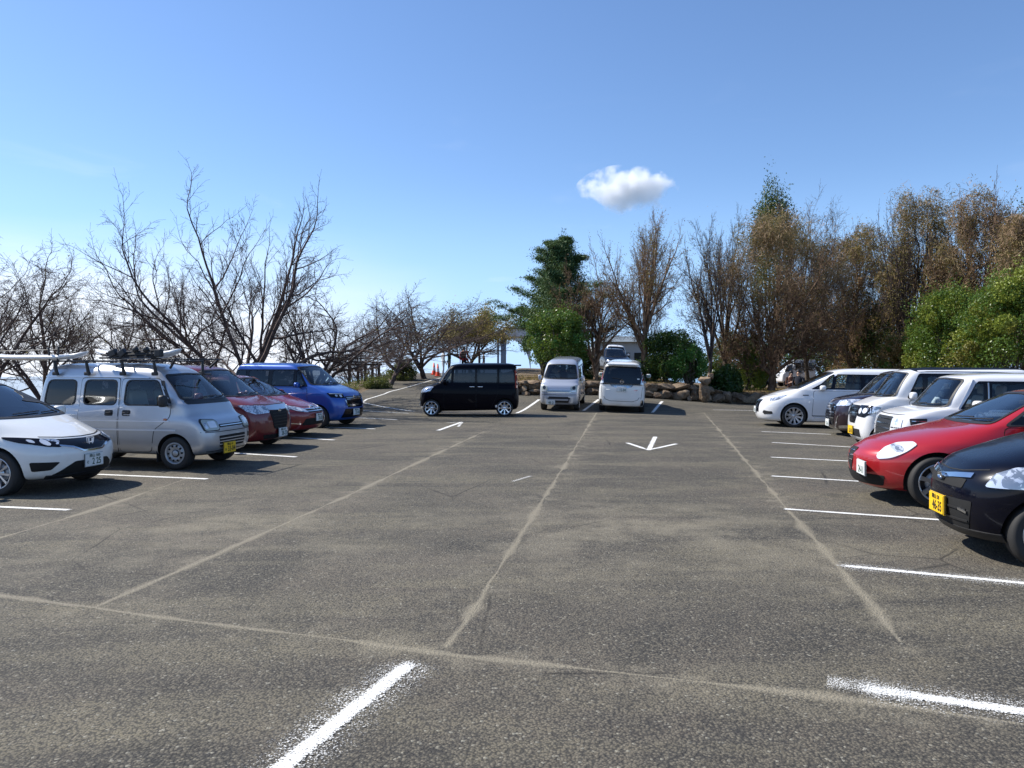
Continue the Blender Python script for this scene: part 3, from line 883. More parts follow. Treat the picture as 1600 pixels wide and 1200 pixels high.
    def finish(s, loc, heading, dz=0):
        """heading: degrees, direction the front points, 0 = +X"""
        s.do_bands(); s.cut_body()
        x, y = loc; h = R(heading); S = s.S
        c = Vector((x-math.cos(h)*S['L']/2, y-math.sin(h)*S['L']/2, 0))
        n = gnormal(c.x, c.y, 1.2)
        f = Vector((math.cos(h), math.sin(h), 0)); f = (f-n*f.dot(n)).normalized(); l = n.cross(f)
        rot = Matrix((f, l, n)).transposed()
        zc = g(c.x, c.y)
        front = Vector((c.x, c.y, zc)) + f*S['L']/2
        s.root.location = front + Vector((0, 0, dz)); s.root.rotation_euler = rot.to_euler()
        return s
def glasshouse(C, xs, belt, roof, pil=.05, mat_=None, trim='black', inset=.045, rad=.045, front_slant=None, rear_slant=None, grow=.022):
    """xs: list of (x bottom front, x top front, x bottom rear, x top rear) per side window, belt and roof: z or functions of x"""
    bf = belt if callable(belt) else (lambda x: belt); rf = roof if callable(roof) else (lambda x: roof)
    for i, (a, b, c, d) in enumerate(xs):
        poly = [(a, bf(a)), (c, bf(c)), (d, rf(d)), (b, rf(b))]
        for view in ('left', 'right'):
            m_ = mat_[i] if isinstance(mat_, (list, tuple)) else (mat_ or (M['glass_clear'] if i < 1 else M['glass']))
            C.window('side_window', view, poly, m_, rad=rad, step=.08, grow=grow if trim else .008, seal=M[trim or 'gloss'], off=.0085)
def standard(C, side=None, wind_drop=.03, front_glass='glass_clear', wtop=None, rear=True, wb=None):
    """windshield, rear window, cowl"""
    S = C.S; cx, cz = S['cowl']; hx, hz = S['head']; W = S['W']; Wr = S['Wr']
    yb = (wb or W-.14); yt = (wtop or Wr-.075)
    poly = [(-yb, cz+wind_drop), (-yb*.5, cz+wind_drop-.008), (0, cz+wind_drop-.012), (yb*.5, cz+wind_drop-.008), (yb, cz+wind_drop), (yt, hz-.025), (0, hz-.005), (-yt, hz-.025)]
    C.window('windshield', 'front', poly, M['glass_clear'], rad=.05, step=.07, grow=.017)
    C.wipers(cx, cz+wind_drop-.015)
    if rear:
        rl, br = S['belt']; rt, rz = S['tail']
        poly = [(-W+.17, br+.03), (W-.17, br+.03), (Wr-.08, rz-.05), (-Wr+.08, rz-.05)]
        C.window('rear_window', 'rear', poly, M['glass'], rad=.07)
def wheels4(C, style, rimr):
    x1, x2, rad = C.S['wheels']
    for xw in (x1, x2):
        for sg in (1, -1): C.wheel(xw, sg, rad, style, rimr)
def slats(C, name, y0, y1, zs, w, m, parent, off=.016, bow=0.0, view='front'):
    for z in zs: C.ribbon(name, view, [(y0+(y1-y0)*k/8, z+bow*(1-(2*k/8-1)**2)) for k in range(9)], w, m, off=off, parent=parent)
def roof_antenna(C, x, z):
    bm = bmesh.new(); tube_bm(bm, (-x, 0, z-.01), (-x-.12, 0, z+.16), .005, .003, 6); from_bm('antenna', bm, M['black'], C.root)

P_white = car_paint('pearl_white_paint', (.80, .80, .77), 0, .3)
P_white2 = car_paint('white_paint', (.80, .80, .80), 0, .3, .06)
P_silver = car_paint('silver_paint', (.50, .52, .55), .65, .34)
P_silver2 = car_paint('pale_silver_paint', (.44, .47, .54), .4, .34)
P_red = car_paint('dark_red_paint', (.14, .004, .008), .15, .3, .08)
P_red2 = car_paint('bright_red_paint', (.21, .006, .008), .12, .3, .06)
P_red3 = car_paint('ruby_red_paint', (.44, .010, .018), .25, .28, .05)
P_blue = car_paint('blue_paint', (.003, .075, .38), .3, .28, .05)
P_black = car_paint('black_paint', (.0015, .0015, .005), .0, .3, .001); P_black.node_tree.nodes['Principled BSDF'].inputs['Coat Weight'].default_value = .14; P_black.node_tree.nodes['Principled BSDF'].inputs['Specular IOR Level'].default_value = .05
P_navy = car_paint('navy_black_paint', (.0015, .002, .007), .0, .22, .002); P_navy.node_tree.nodes['Principled BSDF'].inputs['Coat Weight'].default_value = .4; P_navy.node_tree.nodes['Principled BSDF'].inputs['Specular IOR Level'].default_value = .1
P_plum = car_paint('plum_black_paint', (.020, .007, .012), .3, .25, .012)

random.seed(3)
LEFT = 'cars parked nose out along the left side'; RIGHT = 'cars parked nose out along the right side'

def make_hatch():
    S = dict(L=3.95, W=.8475, H=1.525, sill=.20, nose=(.74, .13), cowl=(.93, .985), head=(1.92, 1.455), belt=(.13, 1.0), tail=(.55, 1.42), Wr=.60,
             wheels=(.78, 3.31, .30), nose_exp=2.5, af=.72)
    C = Car('hatchback', S, P_white, 'pearl white hatchback with a dark grille band between its headlights, nearest car on the left', 'car', LEFT)
    standard(C, wb=.69, wtop=.53)
    glasshouse(C, [(1.18, 1.36, 1.50, 1.72), (1.60, 1.98, 2.42, 2.40), (2.50, 2.48, 3.18, 3.02)], lambda x: 1.0+.02*(x-1.2), lambda x: 1.10+ (x-1.2)*.46 if x < 1.8 else 1.375 if x > 1.95 else 1.36, rad=.04)
    g_ = C.patch('grille', 'front', [(-.50, .655), (-.30, .625), (-.16, .565), (.16, .565), (.30, .625), (.50, .655), (.48, .725), (.25, .715), (0, .71), (-.25, .715), (-.48, .725)], M['gloss'], off=.008, rad=.02, step=.05)
    C.ribbon('chrome_strip', 'front', [(-.47, .642), (-.31, .612), (-.17, .552), (0, .548), (.17, .552), (.31, .612), (.47, .642)], .020, M['chrome'], off=.014, parent=g_)
    C.mirror2('headlight', 'front', [(.40, .655), (.47, .625), (.60, .640), (.765, .70), (.80, .745), (.79, .775), (.60, .745), (.42, .725)], M['gloss'],
              subs=[('projector', C.circle(.575, .688, .040), M['lamp_bright'], .014), ('lamp_inner', [(.42, .715), (.58, .738), (.585, .725), (.45, .685), (.50, .66), (.47, .655), (.41, .695)], M['lamp'], .013),
                    ('indicator', [(.655, .685), (.70, .70), (.70, .735), (.655, .73)], M['lamp_bright'], .013)], off=.010, step=.05, rad=.02)
    lo = C.patch('lower_intake', 'front', [(-.30, .42), (.30, .42), (.40, .36), (.56, .245), (-.56, .245), (-.40, .36)], M['hole'], off=.006, rad=.03)
    C.mirror2('fog_lamp_recess', 'front', [(.50, .43), (.755, .445), (.725, .32), (.58, .33)], M['hole'], off=.008, rad=.02)
    C.patch('bumper_lip', 'front', [(-.60, .255), (.60, .255), (.58, .215), (-.58, .215)], M['black'], off=.02, rad=.01)
    # emblem: an H in a rounded square
    p, n = C.nrm('front', 0, .655)
    bm = bmesh.new(); x = p.x+.022; E = 1.35; z0 = .652
    for (c, sz) in (((0, .049), (.098, .006)), ((0, -.043), (.070, .006))): box_bm(bm, (x, c[0]*E, z0+c[1]*E), (.012, sz[0]*E, sz[1]*E), None, .003)
    for sg in (-1, 1):
        tube_bm(bm, (x, sg*.052*E, z0+.048*E), (x, sg*.038*E, z0-.042*E), .005, .005, 8)
        tube_bm(bm, (x+.006, sg*.028*E, z0+.040*E), (x+.006, sg*.020*E, z0-.036*E), .010, .009, 8)
    box_bm(bm, (x+.006, 0, z0), (.016, .052*E, .014), None, .003)
    from_bm('emblem', bm, M['steel_bright'], g_)
    C.plate(0.0, .41, 'w', '2 25', '\u5ca1\u5c71 500', lead='\u305d')
    C.door([(1.12, .26), (2.38, .26), (2.42, .62), (2.42, .97), (1.18, .97), (1.10, .7)], (2.20, .87))
    C.door([(2.46, .26), (2.86, .26), (3.02, .50), (3.25, .74), (3.25, .98), (2.46, .97)], (3.05, .90))
    C.seam('front', [(-.55, .765), (-.3, .742), (0, .735), (.3, .742), (.55, .765)], .009)
    C.mirror2('tail_light', 'rear', [(.55, .85), (.80, .85), (.76, 1.15), (.66, 1.15)], M['red_lamp'])
    C.mirror(1.38, 1.03, P_white); wheels4(C, 'ten', .205)
    return C
def make_kei_van_silver():
    S = dict(L=3.395, W=.7375, H=1.77, sill=.24, nose=(.84, .08), cowl=(.38, 1.11), head=(.90, 1.58), belt=(.03, 1.0), tail=(.16, 1.61), Wr=.60,
             wheels=(.63, 2.80, .275), nose_exp=4.4, af=.38, low=.38)
    C = Car('kei_van', S, P_silver, 'silver box van with a roof rack and squarish fogged headlights', 'van', LEFT)
    standard(C, wb=.62, wtop=.50, wind_drop=.05, front_glass='glass')
    C.patch('cowl_panel', 'front', [(-.63, 1.08), (.63, 1.08), (.62, 1.145), (-.62, 1.145)], M['black'], off=.005, rad=.03)
    glasshouse(C, [(.80, .98, 1.58, 1.55), (1.74, 1.74, 2.36, 2.34), (2.54, 2.53, 3.14, 3.07)], 1.07, 1.47, rad=.085, grow=.018)
    for v in ('left', 'right'):
        C.patch('quarter_trim', v, [(.70, 1.10), (.75, 1.09), (.95, 1.47), (.89, 1.47)], M['black'], off=.006, rad=.02)
    C.mirror2('headlight', 'front', [(.37, .65), (.655, .65), (.66, .79), (.63, .825), (.40, .81), (.37, .77)], M['lamp_old'],
              subs=[('lamp_inner', [(.42, .69), (.58, .69), (.58, .79), (.42, .79)], M['lamp_bright'], .013), ('indicator', [(.60, .68), (.645, .68), (.645, .78), (.60, .78)], M['lamp'], .012)], off=.011, rad=.04, step=.05)
    C.mirror2('lamp_surround', 'front', [(.355, .635), (.675, .635), (.68, .80), (.64, .84), (.39, .825), (.355, .79)], M['black'], off=.006, rad=.04, step=.05)
    g_ = C.patch('grille', 'front', [(-.34, .685), (.34, .685), (.34, .735), (-.34, .735)], M['hole'], off=.008, rad=.01)
    slats(C, 'slat', -.33, .33, (.71,), .016, M['chrome'], g_, .014)
    lo = C.patch('lower_grille', 'front', [(-.36, .36), (.36, .36), (.39, .55), (-.39, .55)], M['hole'], off=.008, rad=.02)
    slats(C, 'slat', -.38, .38, (.405, .452, .50), .016, P_silver, lo, .014)
    for sg in (1, ):
        C.patch('hook_cover', 'front', [(.50, .47), (.56, .47), (.56, .55), (.50, .55)], M['black'], off=.008, rad=.01)
    C.seam('front', [(-.70, .625), (-.4, .618), (0, .615), (.4, .618), (.70, .625)], .012)
    C.seam('front', [(-.60, .30), (.60, .30)], .012)
    C.plate(-.13, .335, 'y', '33-04', '\u5ca1\u5c71 41', lead='\u3042', dx=.015)
    for v in ('left', 'right'):
        C.ribbon('trim_line', v, [(.72, .80), (1.6, .80), (2.4, .80), (3.2, .80)], .016, M['trim_bright'], off=.012)
        C.ribbon('trim_line', v, [(.60, .655), (1.6, .655), (2.4, .655), (3.2, .655)], .026, M['trim_bright'], off=.014)
        C.patch('side_marker', v, [(.76, .815), (.82, .815), (.82, .85), (.76, .85)], M['amber'], off=.01, rad=.01)
        C.patch('fuel_flap', v, [(1.74, .43), (1.90, .43), (1.90, .57), (1.74, .57)], P_silver, off=.011, rad=.03)
        C.ribbon('drip_rail', v, [(1.15, 1.520), (1.8, 1.535), (2.5, 1.538), (3.2, 1.535)], .025, M['trim_bright'], off=.012)
    C.door([(.72, .86), (1.00, .66), (1.06, .30), (1.64, .28), (1.66, .90), (1.64, 1.50), (.96, 1.50), (.70, 1.08)], (1.52, .93), M['black'], recess=True)
    C.door([(1.685, .28), (2.42, .28), (2.44, .90), (2.42, 1.51), (1.685, 1.51)], (1.85, .93), M['black'], recess=True)
    C.mirror(.78, 1.14, M['black'], sz=(.10, .15, .20), stalk=.05)
    for v in (1, -1): C.box('mud_flap', (-(.63+.34), v*.62, .25), (.012, .16, .26), M['rubber'], bev=.003)
    wheels4(C, 'steel', .175)
    return C
def make_tall_red():
    S = dict(L=3.7, W=.835, H=1.735, sill=.19, nose=(.93, .10), cowl=(.78, 1.08), head=(1.45, 1.63), belt=(.06, 1.02), tail=(.22, 1.62), Wr=.62,
             wheels=(.68, 3.17, .285), nose_exp=3.0, af=.55)
    C = Car('tall_wagon', S, P_red, 'dark red tall wagon with a deep black grille under a chrome bar', 'car', LEFT)
    standard(C); glasshouse(C, [(1.12, 1.32, 1.42, 1.46), (1.52, 1.54, 2.28, 2.26), (2.40, 2.40, 3.3, 3.2)], 1.08, 1.54)
    g_ = C.patch('grille', 'front', [(-.36, .80), (.36, .80), (.28, .48), (.22, .42), (-.22, .42), (-.28, .48)], M['hole'], off=.008, rad=.04)
    slats(C, 'slat', -.27, .27, (.50, .56, .62, .68, .74), .010, M['black'], g_, .013)
    C.patch('chrome_bar', 'front', [(-.40, .895), (0, .905), (.40, .895), (.37, .815), (0, .80), (-.37, .815)], M['chrome'], off=.014, rad=.02)
    C.mirror2('headlight', 'front', [(.40, .90), (.80, .925), (.78, .80), (.70, .745), (.38, .76), (.36, .80)], M['lamp'],
              subs=[('projector', C.circle(.56, .835, .045), M['lamp_bright'], .014)], off=.012, rad=.02, step=.05)
    C.mirror2('fog_lamp', 'front', [(.52, .36), (.72, .40), (.70, .58), (.66, .60), (.50, .38)], P_red, off=.014, rad=.02)
    C.patch('lower_intake', 'front', [(-.55, .32), (.55, .32), (.50, .24), (-.50, .24)], M['hole'], off=.006, rad=.02)
    p, n = C.nrm('front', 0, .80); C.box('emblem', (p.x+.03, 0, .80), (.012, .12, .05), M['chrome'])
    C.plate(.05, .34, 'w', '38-23', '\u5ca1\u5c71 501', dx=.02)
    C.door([(.98, .26), (2.30, .26), (2.33, 1.05), (1.10, 1.05), (.98, .7)], (2.14, .95)); C.door([(2.35, .26), (2.8, .26), (2.98, .6), (3.2, .70), (3.2, 1.05), (2.36, 1.05)], (2.50, .95))
    C.mirror(1.28, 1.10, P_red); wheels4(C, 'seven', .185)
    C.mirror2('tail_light', 'rear', [(.60, .80), (.80, .80), (.78, 1.2), (.66, 1.2)], M['red_lamp'])
    C.seam('front', [(-.60, .935), (-.3, .925), (0, .922), (.3, .925), (.60, .935)], .009)
    return C
def make_low_red():
    S = dict(L=4.1, W=.86, H=1.50, sill=.18, nose=(.73, .14), cowl=(1.05, .98), head=(1.95, 1.41), belt=(.12, 1.0), tail=(.60, 1.38), Wr=.60,
             wheels=(.85, 3.35, .31), nose_exp=2.5, af=.75)
    C = Car('hatchback', S, P_red2, 'bright red rounded hatchback with two chrome bars and long swept headlights', 'car', LEFT)
    standard(C, wb=.70); glasshouse(C, [(1.25, 1.50, 1.55, 1.80), (1.66, 2.02, 2.45, 2.45), (2.55, 2.55, 3.3, 3.0)], 1.0, lambda x: 1.06+(x-1.25)*.42 if x < 1.85 else 1.35, rad=.04)
    g_ = C.patch('grille', 'front', [(-.38, .60), (.38, .60), (.36, .69), (-.36, .69)], M['hole'], off=.006, rad=.02)
    slats(C, 'chrome_strip', -.42, .42, (.625, .675), .020, M['chrome'], g_, .014)
    for dz in (0, .05):
        for sg in (-1, 1): C.ribbon('emblem', 'front', [(0, .69+dz), (sg*.09, .65+dz)], .022, M['chrome'], off=.022, parent=g_)
    C.mirror2('headlight', 'front', [(.40, .60), (.60, .625), (.80, .74), (.82, .80), (.66, .77), (.42, .69)], M['lamp'],
              subs=[('projector', C.circle(.55, .675, .04), M['lamp_bright'], .014)], off=.011, rad=.02, step=.05)
    C.patch('lower_intake', 'front', [(-.50, .46), (.50, .46), (.58, .30), (-.58, .30)], M['hole'], off=.006, rad=.03)
    C.mirror2('fog_lamp', 'front', [(.60, .33), (.76, .35), (.76, .37), (.60, .35)], M['chrome'], off=.012, rad=.005)
    C.plate(.0, .47, 'w', '20-03', '\u5ca1\u5c71 330', dx=.01)
    C.door([(1.25, .26), (2.42, .26), (2.45, .97), (1.28, .97)], (2.25, .86)); C.mirror(1.5, 1.03, P_red2); wheels4(C, 'ten', .21)
    C.seam('front', [(-.6, .775), (-.3, .735), (0, .725), (.3, .735), (.6, .775)], .009)
    return C
def make_blue():
    S = dict(L=3.7, W=.84, H=1.80, sill=.20, nose=(.98, .12), cowl=(.80, 1.16), head=(1.42, 1.69), belt=(.06, 1.08), tail=(.20, 1.69), Wr=.66,
             wheels=(.72, 3.1, .30), nose_exp=3.0, af=.5)
    C = Car('tall_wagon', S, P_blue, 'bright blue boxy tall wagon with blacked-out pillars at the far end of the left row', 'car', LEFT)
    standard(C, wb=.73, wtop=.60)
    C.band([(1.05, 1.13), (3.58, 1.13), (3.46, 1.61), (1.40, 1.61)], M['gloss'], .04)
    glasshouse(C, [(1.15, 1.40, 1.42, 1.46), (1.52, 1.53, 2.22, 2.22), (2.34, 2.34, 3.0, 3.0), (3.1, 3.1, 3.5, 3.42)], 1.16, 1.58, trim=None)
    g_ = C.patch('grille', 'front', [(-.44, .86), (.44, .86), (.38, .56), (-.38, .56)], M['gloss'], off=.008, rad=.02)
    slats(C, 'slat', -.40, .40, (.82, .78), .014, M['chrome'], g_, .014)
    C.ribbon('chrome_frame', 'front', [(-.47, .76), (-.42, .62), (0, .61), (.42, .62), (.47, .76)], .035, M['chrome'], off=.018, parent=g_)
    C.mirror2('headlight', 'front', [(.46, .94), (.80, .96), (.79, .84), (.46, .81)], M['gloss'],
              subs=[('projector', C.circle(.57, .875, .035), M['lamp_bright'], .014), ('lamp_inner', [(.47, .93), (.78, .95), (.78, .935), (.48, .915)], M['lamp_bright'], .014), ('projector', C.circle(.68, .885, .030), M['lamp'], .014)], off=.011, rad=.015, step=.05)
    p, n = C.nrm('front', 0, .84); C.box('emblem', (p.x+.02, 0, .84), (.012, .10, .09), M['chrome'], bev=.005)
    C.patch('lower_intake', 'front', [(-.50, .52), (.50, .52), (.60, .28), (-.60, .28)], M['gloss'], off=.006, rad=.03)
    C.plate(0, .42, 'w', '37-04', '\u5ca1\u5c71 502', dx=.01)
    C.door([(1.0, .28), (2.25, .28), (2.28, 1.10), (1.08, 1.10)], (2.1, 1.0), M['chrome']); C.door([(2.30, .28), (2.70, .28), (2.9, .65), (3.3, .72), (3.3, 1.10), (2.31, 1.10)], (2.45, 1.0), M['chrome'])
    C.mirror(1.30, 1.18, P_blue); wheels4(C, 'star', .20)
    C.mirror2('tail_light', 'rear', [(.68, .85), (.80, .85), (.78, 1.4), (.70, 1.4)], M['red_lamp'])
    return C
def make_black_wagon():
    S = dict(L=3.395, W=.7375, H=1.80, sill=.19, nose=(.96, .09), cowl=(.60, 1.12), head=(1.05, 1.70), belt=(.04, 1.05), tail=(.09, 1.70), Wr=.63,
             wheels=(.45, 2.91, .285), nose_exp=3.2, af=.42)
    C = Car('tall_wagon', S, P_black, 'black boxy kei wagon seen side on with polished spoke wheels, driving across the lot', 'car')
    standard(C, wb=.63, wtop=.53)
    glasshouse(C, [(.80, 1.06, 1.10, 1.14), (1.20, 1.22, 1.92, 1.92), (1.99, 1.99, 2.66, 2.66), (2.74, 2.74, 3.24, 3.20)], 1.15, 1.58, trim='gloss', rad=.04)
    C.mirror2('headlight', 'front', [(.34, .98), (.70, 1.00), (.71, .82), (.36, .78)], M['lamp'], subs=[('projector', C.circle(.50, .89, .05), M['lamp_bright'], .014)], off=.012, rad=.02, step=.05)
    for v in ('left', 'right'):
        C.patch('headlight', v, [(.14, .82), (.42, .86), (.50, .97), (.16, .97)], M['lamp'], off=.012, rad=.02, step=.04)
        C.patch('reflector', v, [(2.60, .31), (2.67, .31), (2.67, .39), (2.60, .39)], M['lamp_bright'], off=.012, rad=.01)
        C.patch('reflector', v, [(.09, .27), (.19, .27), (.19, .34), (.09, .34)], M['lamp_bright'], off=.012, rad=.01)
        C.patch('tail_light', v, [(3.27, .95), (3.34, .95), (3.31, 1.55), (3.25, 1.55)], M['red_lamp'], off=.012, rad=.01)
        C.ribbon('side_crease', v, [(.90, .53), (2.5, .55)], .012, P_black, off=.012)
    g_ = C.patch('grille', 'front', [(-.32, .92), (.32, .92), (.30, .50), (-.30, .50)], M['gloss'], off=.01)
    slats(C, 'slat', -.3, .3, (.60, .70, .80), .014, M['chrome'], g_)
    C.plate(0, .40, 'w', '17-20')
    C.door([(.88, .27), (1.92, .27), (1.95, .9), (1.95, 1.60), (1.20, 1.60), (1.00, 1.12), (.88, .9)], (1.82, 1.00), M['chrome'])
    C.door([(1.97, .27), (2.45, .27), (2.60, .60), (2.69, .8), (2.69, 1.60), (1.97, 1.60)], (2.10, 1.00), M['chrome'])
    C.patch('fuel_flap', 'left', [(2.95, .72), (3.11, .72), (3.11, .86), (2.95, .86)], P_black, off=.008, rad=.03)
    C.mirror(.93, 1.17, P_black); wheels4(C, 'star', .215)
    C.box('roof_spoiler', (-3.36, 0, 1.72), (.22, 1.06, .05), P_black, bev=.02)
    return C
def make_kei_van_front():
    S = dict(L=3.395, W=.7375, H=1.895, sill=.24, nose=(1.00, .08), cowl=(.42, 1.18), head=(.95, 1.70), belt=(.03, 1.05), tail=(.12, 1.74), Wr=.61,
             wheels=(.62, 2.95, .275), nose_exp=4.5, af=.36)
    C = Car('kei_van', S, P_silver2, 'pale silver micro van facing the camera, backed up to the stone wall', 'van')
    standard(C, wb=.63, wtop=.52, wind_drop=.02)
    glasshouse(C, [(.95, 1.12, 1.58, 1.56), (1.72, 1.72, 2.42, 2.42), (2.55, 2.55, 3.2, 3.15)], 1.12, 1.60, rad=.07)
    C.mirror2('headlight', 'front', [(.40, .72), (.66, .74), (.665, .97), (.62, .985), (.43, .93)], M['lamp_old'],
              subs=[('projector', C.circle(.55, .885, .062), M['lens'], .014), ('lamp_inner', [(.46, .74), (.62, .75), (.62, .80), (.46, .79)], M['lamp_bright'], .014)], off=.012, rad=.03, step=.05)
    g_ = C.patch('grille', 'front', [(-.44, .70), (.44, .70), (.46, .80), (-.46, .80)], M['black'], off=.008, rad=.02)
    slats(C, 'slat', -.44, .44, (.72, .765, .80), .014, M['chrome'], g_)
    lo = C.patch('lower_grille', 'front', [(-.30, .34), (.36, .34), (.44, .56), (-.44, .56)], M['black'], off=.008, rad=.03)
    slats(C, 'slat', -.36, .36, (.45, ), .05, P_silver2, lo)
    C.mirror2('fog_lamp', 'front', [(.42, .33), (.52, .33), (.54, .56), (.36, .58), (.36, .54), (.46, .52), (.45, .40)], M['lamp_bright'], off=.013, rad=.01, step=.04)
    C.plate(-.30, .36, 'w', '48-21', dx=.01)
    C.seam('front', [(-.68, .64), (0, .63), (.68, .64)], .014)
    C.door([(.82, .30), (1.62, .30), (1.64, 1.08), (.88, 1.08)], (1.50, .98)); C.door([(1.66, .30), (2.45, .30), (2.46, 1.08), (1.67, 1.08)], (1.8, .98))
    C.mirror(.82, 1.20, P_silver2, sz=(.10, .13, .20)); wheels4(C, 'steel', .175)
    return C
def make_minivan_rear():
    S = dict(L=4.69, W=.8475, H=1.865, sill=.22, nose=(.92, .10), cowl=(.95, 1.15), head=(1.7, 1.70), belt=(.045, 1.10), tail=(.22, 1.72), Wr=.65,
             wheels=(.92, 3.78, .31), nose_exp=3, af=.5, rear_exp=3.6)
    C = Car('minivan', S, P_white, 'pearl white minivan seen from behind, parked with its nose to the stone wall', 'minivan')
    standard(C, rear=False)
    C.band([(1.25, 1.15), (4.48, 1.20), (4.36, 1.68), (1.75, 1.66)], M['gloss'], .05)
    C.window('rear_window', 'rear', [(-.70, 1.11), (.70, 1.11), (.71, 1.2), (.61, 1.69), (-.61, 1.69), (-.71, 1.2)], M['glass'], rad=.06)
    t_ = C.patch('chrome_garnish', 'rear', [(-.42, 1.055), (.42, 1.055), (.36, .985), (.20, .945), (-.20, .945), (-.36, .985)], M['chrome_reflect'], off=.010, rad=.02)
    C.patch('garnish_bar', 'rear', [(-.70, 1.085), (.70, 1.085), (.70, 1.055), (-.70, 1.055)], M['gloss'], off=.008, rad=.008)
    C.mirror2('tail_light', 'rear', [(.655, 1.08), (.79, 1.05), (.78, 1.28), (.725, 1.52), (.68, 1.52), (.70, 1.30)], M['lamp'], subs=[('red_lens', [(.70, 1.22), (.765, 1.20), (.725, 1.50), (.69, 1.50)], M['red_lamp'], .014), ('reverse_lamp', [(.68, 1.09), (.77, 1.07), (.77, 1.15), (.69, 1.15)], M['lamp_bright'], .014)], off=.010, rad=.02, step=.05)
    C.seam('rear', [(-.64, .62), (-.58, .52), (-.40, .46), (.40, .46), (.58, .52), (.64, .62)], .014)
    C.seam('rear', [(-.74, .98), (-.70, .56)], .010); C.seam('rear', [(.74, .98), (.70, .56)], .010)
    C.mirror2('bumper_vent', 'rear', [(.70, .30), (.79, .33), (.78, .50), (.755, .52)], M['black'], subs=[], off=.010, rad=.015)
    C.mirror2('chrome_strip', 'rear', [(.66, .28), (.70, .30), (.745, .54), (.70, .50)], M['chrome'], off=.011, rad=.01)
    C.patch('lower_trim', 'rear', [(-.66, .285), (.66, .285), (.62, .235), (-.62, .235)], M['black'], off=.008, rad=.01)
    C.plate(0, .895, 'w', '12-84', view='rear', dx=.005)
    # ring emblem with a bar
    p, n = C.nrm('rear', 0, 1.17); bm = bmesh.new()
    for k in range(20):
        a, b = 2*math.pi*k/20, 2*math.pi*(k+1)/20
        tube_bm(bm, (p.x-.03, .06*math.cos(a), 1.17+.06*math.sin(a)), (p.x-.03, .06*math.cos(b), 1.17+.06*math.sin(b)), .010, n=6)
    box_bm(bm, (p.x-.032, 0, 1.17), (.014, .16, .022), None, .004); from_bm('emblem', bm, M['chrome'], C.root)
    for sy in (.50, -.50):
        C.patch('badge', 'rear', [(sy-.07, .86), (sy+.07, .86), (sy+.07, .885), (sy-.07, .885)], M['chrome'], off=.006, rad=.004)
    bm = bmesh.new(); p, n = C.nrm('rear', 0, 1.24); tube_bm(bm, (p.x-.03, -.02, 1.255), (p.x-.03, .36, 1.30), .008, n=6); from_bm('rear_wiper', bm, M['black'], C.root)
    C.patch('window_sticker', 'rear', [(-.62, 1.26), (-.54, 1.26), (-.54, 1.30), (-.62, 1.30)], M['plate_w'], off=.012, rad=.01)
    C.box('roof_spoiler', (-4.50, 0, 1.79), (.24, 1.16, .05), P_white, bev=.02)
    C.mirror(1.5, 1.2, P_white); wheels4(C, 'seven', .2)
    C.door([(1.3, .3), (2.4, .3), (2.45, 1.12), (1.35, 1.12)], (2.2, 1.0)); C.door([(2.48, .3), (3.35, .3), (3.4, 1.12), (2.49, 1.12)], (2.62, 1.0))
    return C
def make_white_minivan():
    S = dict(L=4.8, W=.90, H=1.74, sill=.17, nose=(.86, .16), cowl=(.98, 1.10), head=(2.05, 1.62), belt=(.06, 1.08), tail=(.30, 1.62), Wr=.67,
             wheels=(.97, 3.87, .335), nose_exp=2.6, af=.80)
    C = Car('minivan', S, P_white2, 'large white sloping-nosed minivan with multi-spoke wheels, farthest car of the right row', 'minivan', RIGHT)
    standard(C, wb=.72)
    C.band([(1.42, 1.12), (1.9, 1.12), (4.62, 1.13), (4.45, 1.56), (2.3, 1.56), (2.15, 1.53)], M['gloss'], .05)
    glasshouse(C, [(1.55, 1.96, 1.98, 2.08), (2.06, 2.16, 2.78, 2.78), (2.88, 2.88, 3.72, 3.72), (3.82, 3.82, 4.5, 4.4)], lambda x: 1.13+.01*(x-1.4), lambda x: 1.12+(x-1.42)*.72 if x < 1.95 else 1.49 if x < 2.08 else 1.55, trim=None, rad=.03, mat_=[M['glass_clear'], M['glass_clear'], M['glass'], M['glass']])
    C.patch('grille', 'front', [(-.42, .78), (.42, .78), (.38, .42), (-.38, .42)], M['gloss'], off=.008, rad=.04)
    pass
    C.mirror2('fog_lamp_recess', 'front', [(.60, .44), (.80, .46), (.80, .38), (.62, .36)], M['black'], off=.008, rad=.02)
    C.plate(0, .48, 'w', '77-10')
    for v in ('left', 'right'):
        C.patch('headlight', v, [(.30, .73), (.52, .80), (.80, .95), (.60, .90), (.34, .82)], M['lamp'], off=.011, rad=.01, step=.05)
        C.patch('fog_lamp_recess', v, [(.14, .40), (.30, .38), (.32, .45), (.16, .48)], M['black'], off=.009, rad=.02)
        C.ribbon('side_skirt', v, [(1.5, .27), (3.4, .27)], .10, P_white2, off=.03)
        C.ribbon('door_molding', v, [(1.45, .36), (3.45, .36)], .015, M['black'], off=.012)
        C.patch('fender_badge', v, [(1.20, .93), (1.36, .93), (1.36, .955), (1.20, .955)], M['black'], off=.008, rad=.005)
    C.door([(1.46, .34), (2.80, .34), (2.83, 1.07), (1.50, 1.07)], (2.62, .98)); C.door([(2.86, .34), (3.40, .34), (3.62, .72), (3.80, .80), (3.80, 1.07), (2.87, 1.07)], (3.0, .98))
    C.mirror(1.72, 1.16, P_white2, sz=(.14, .22, .15)); wheels4(C, 'fan', .245)
    C.seam('front', [(-.6, .93), (0, .90), (.6, .93)], .01)
    return C
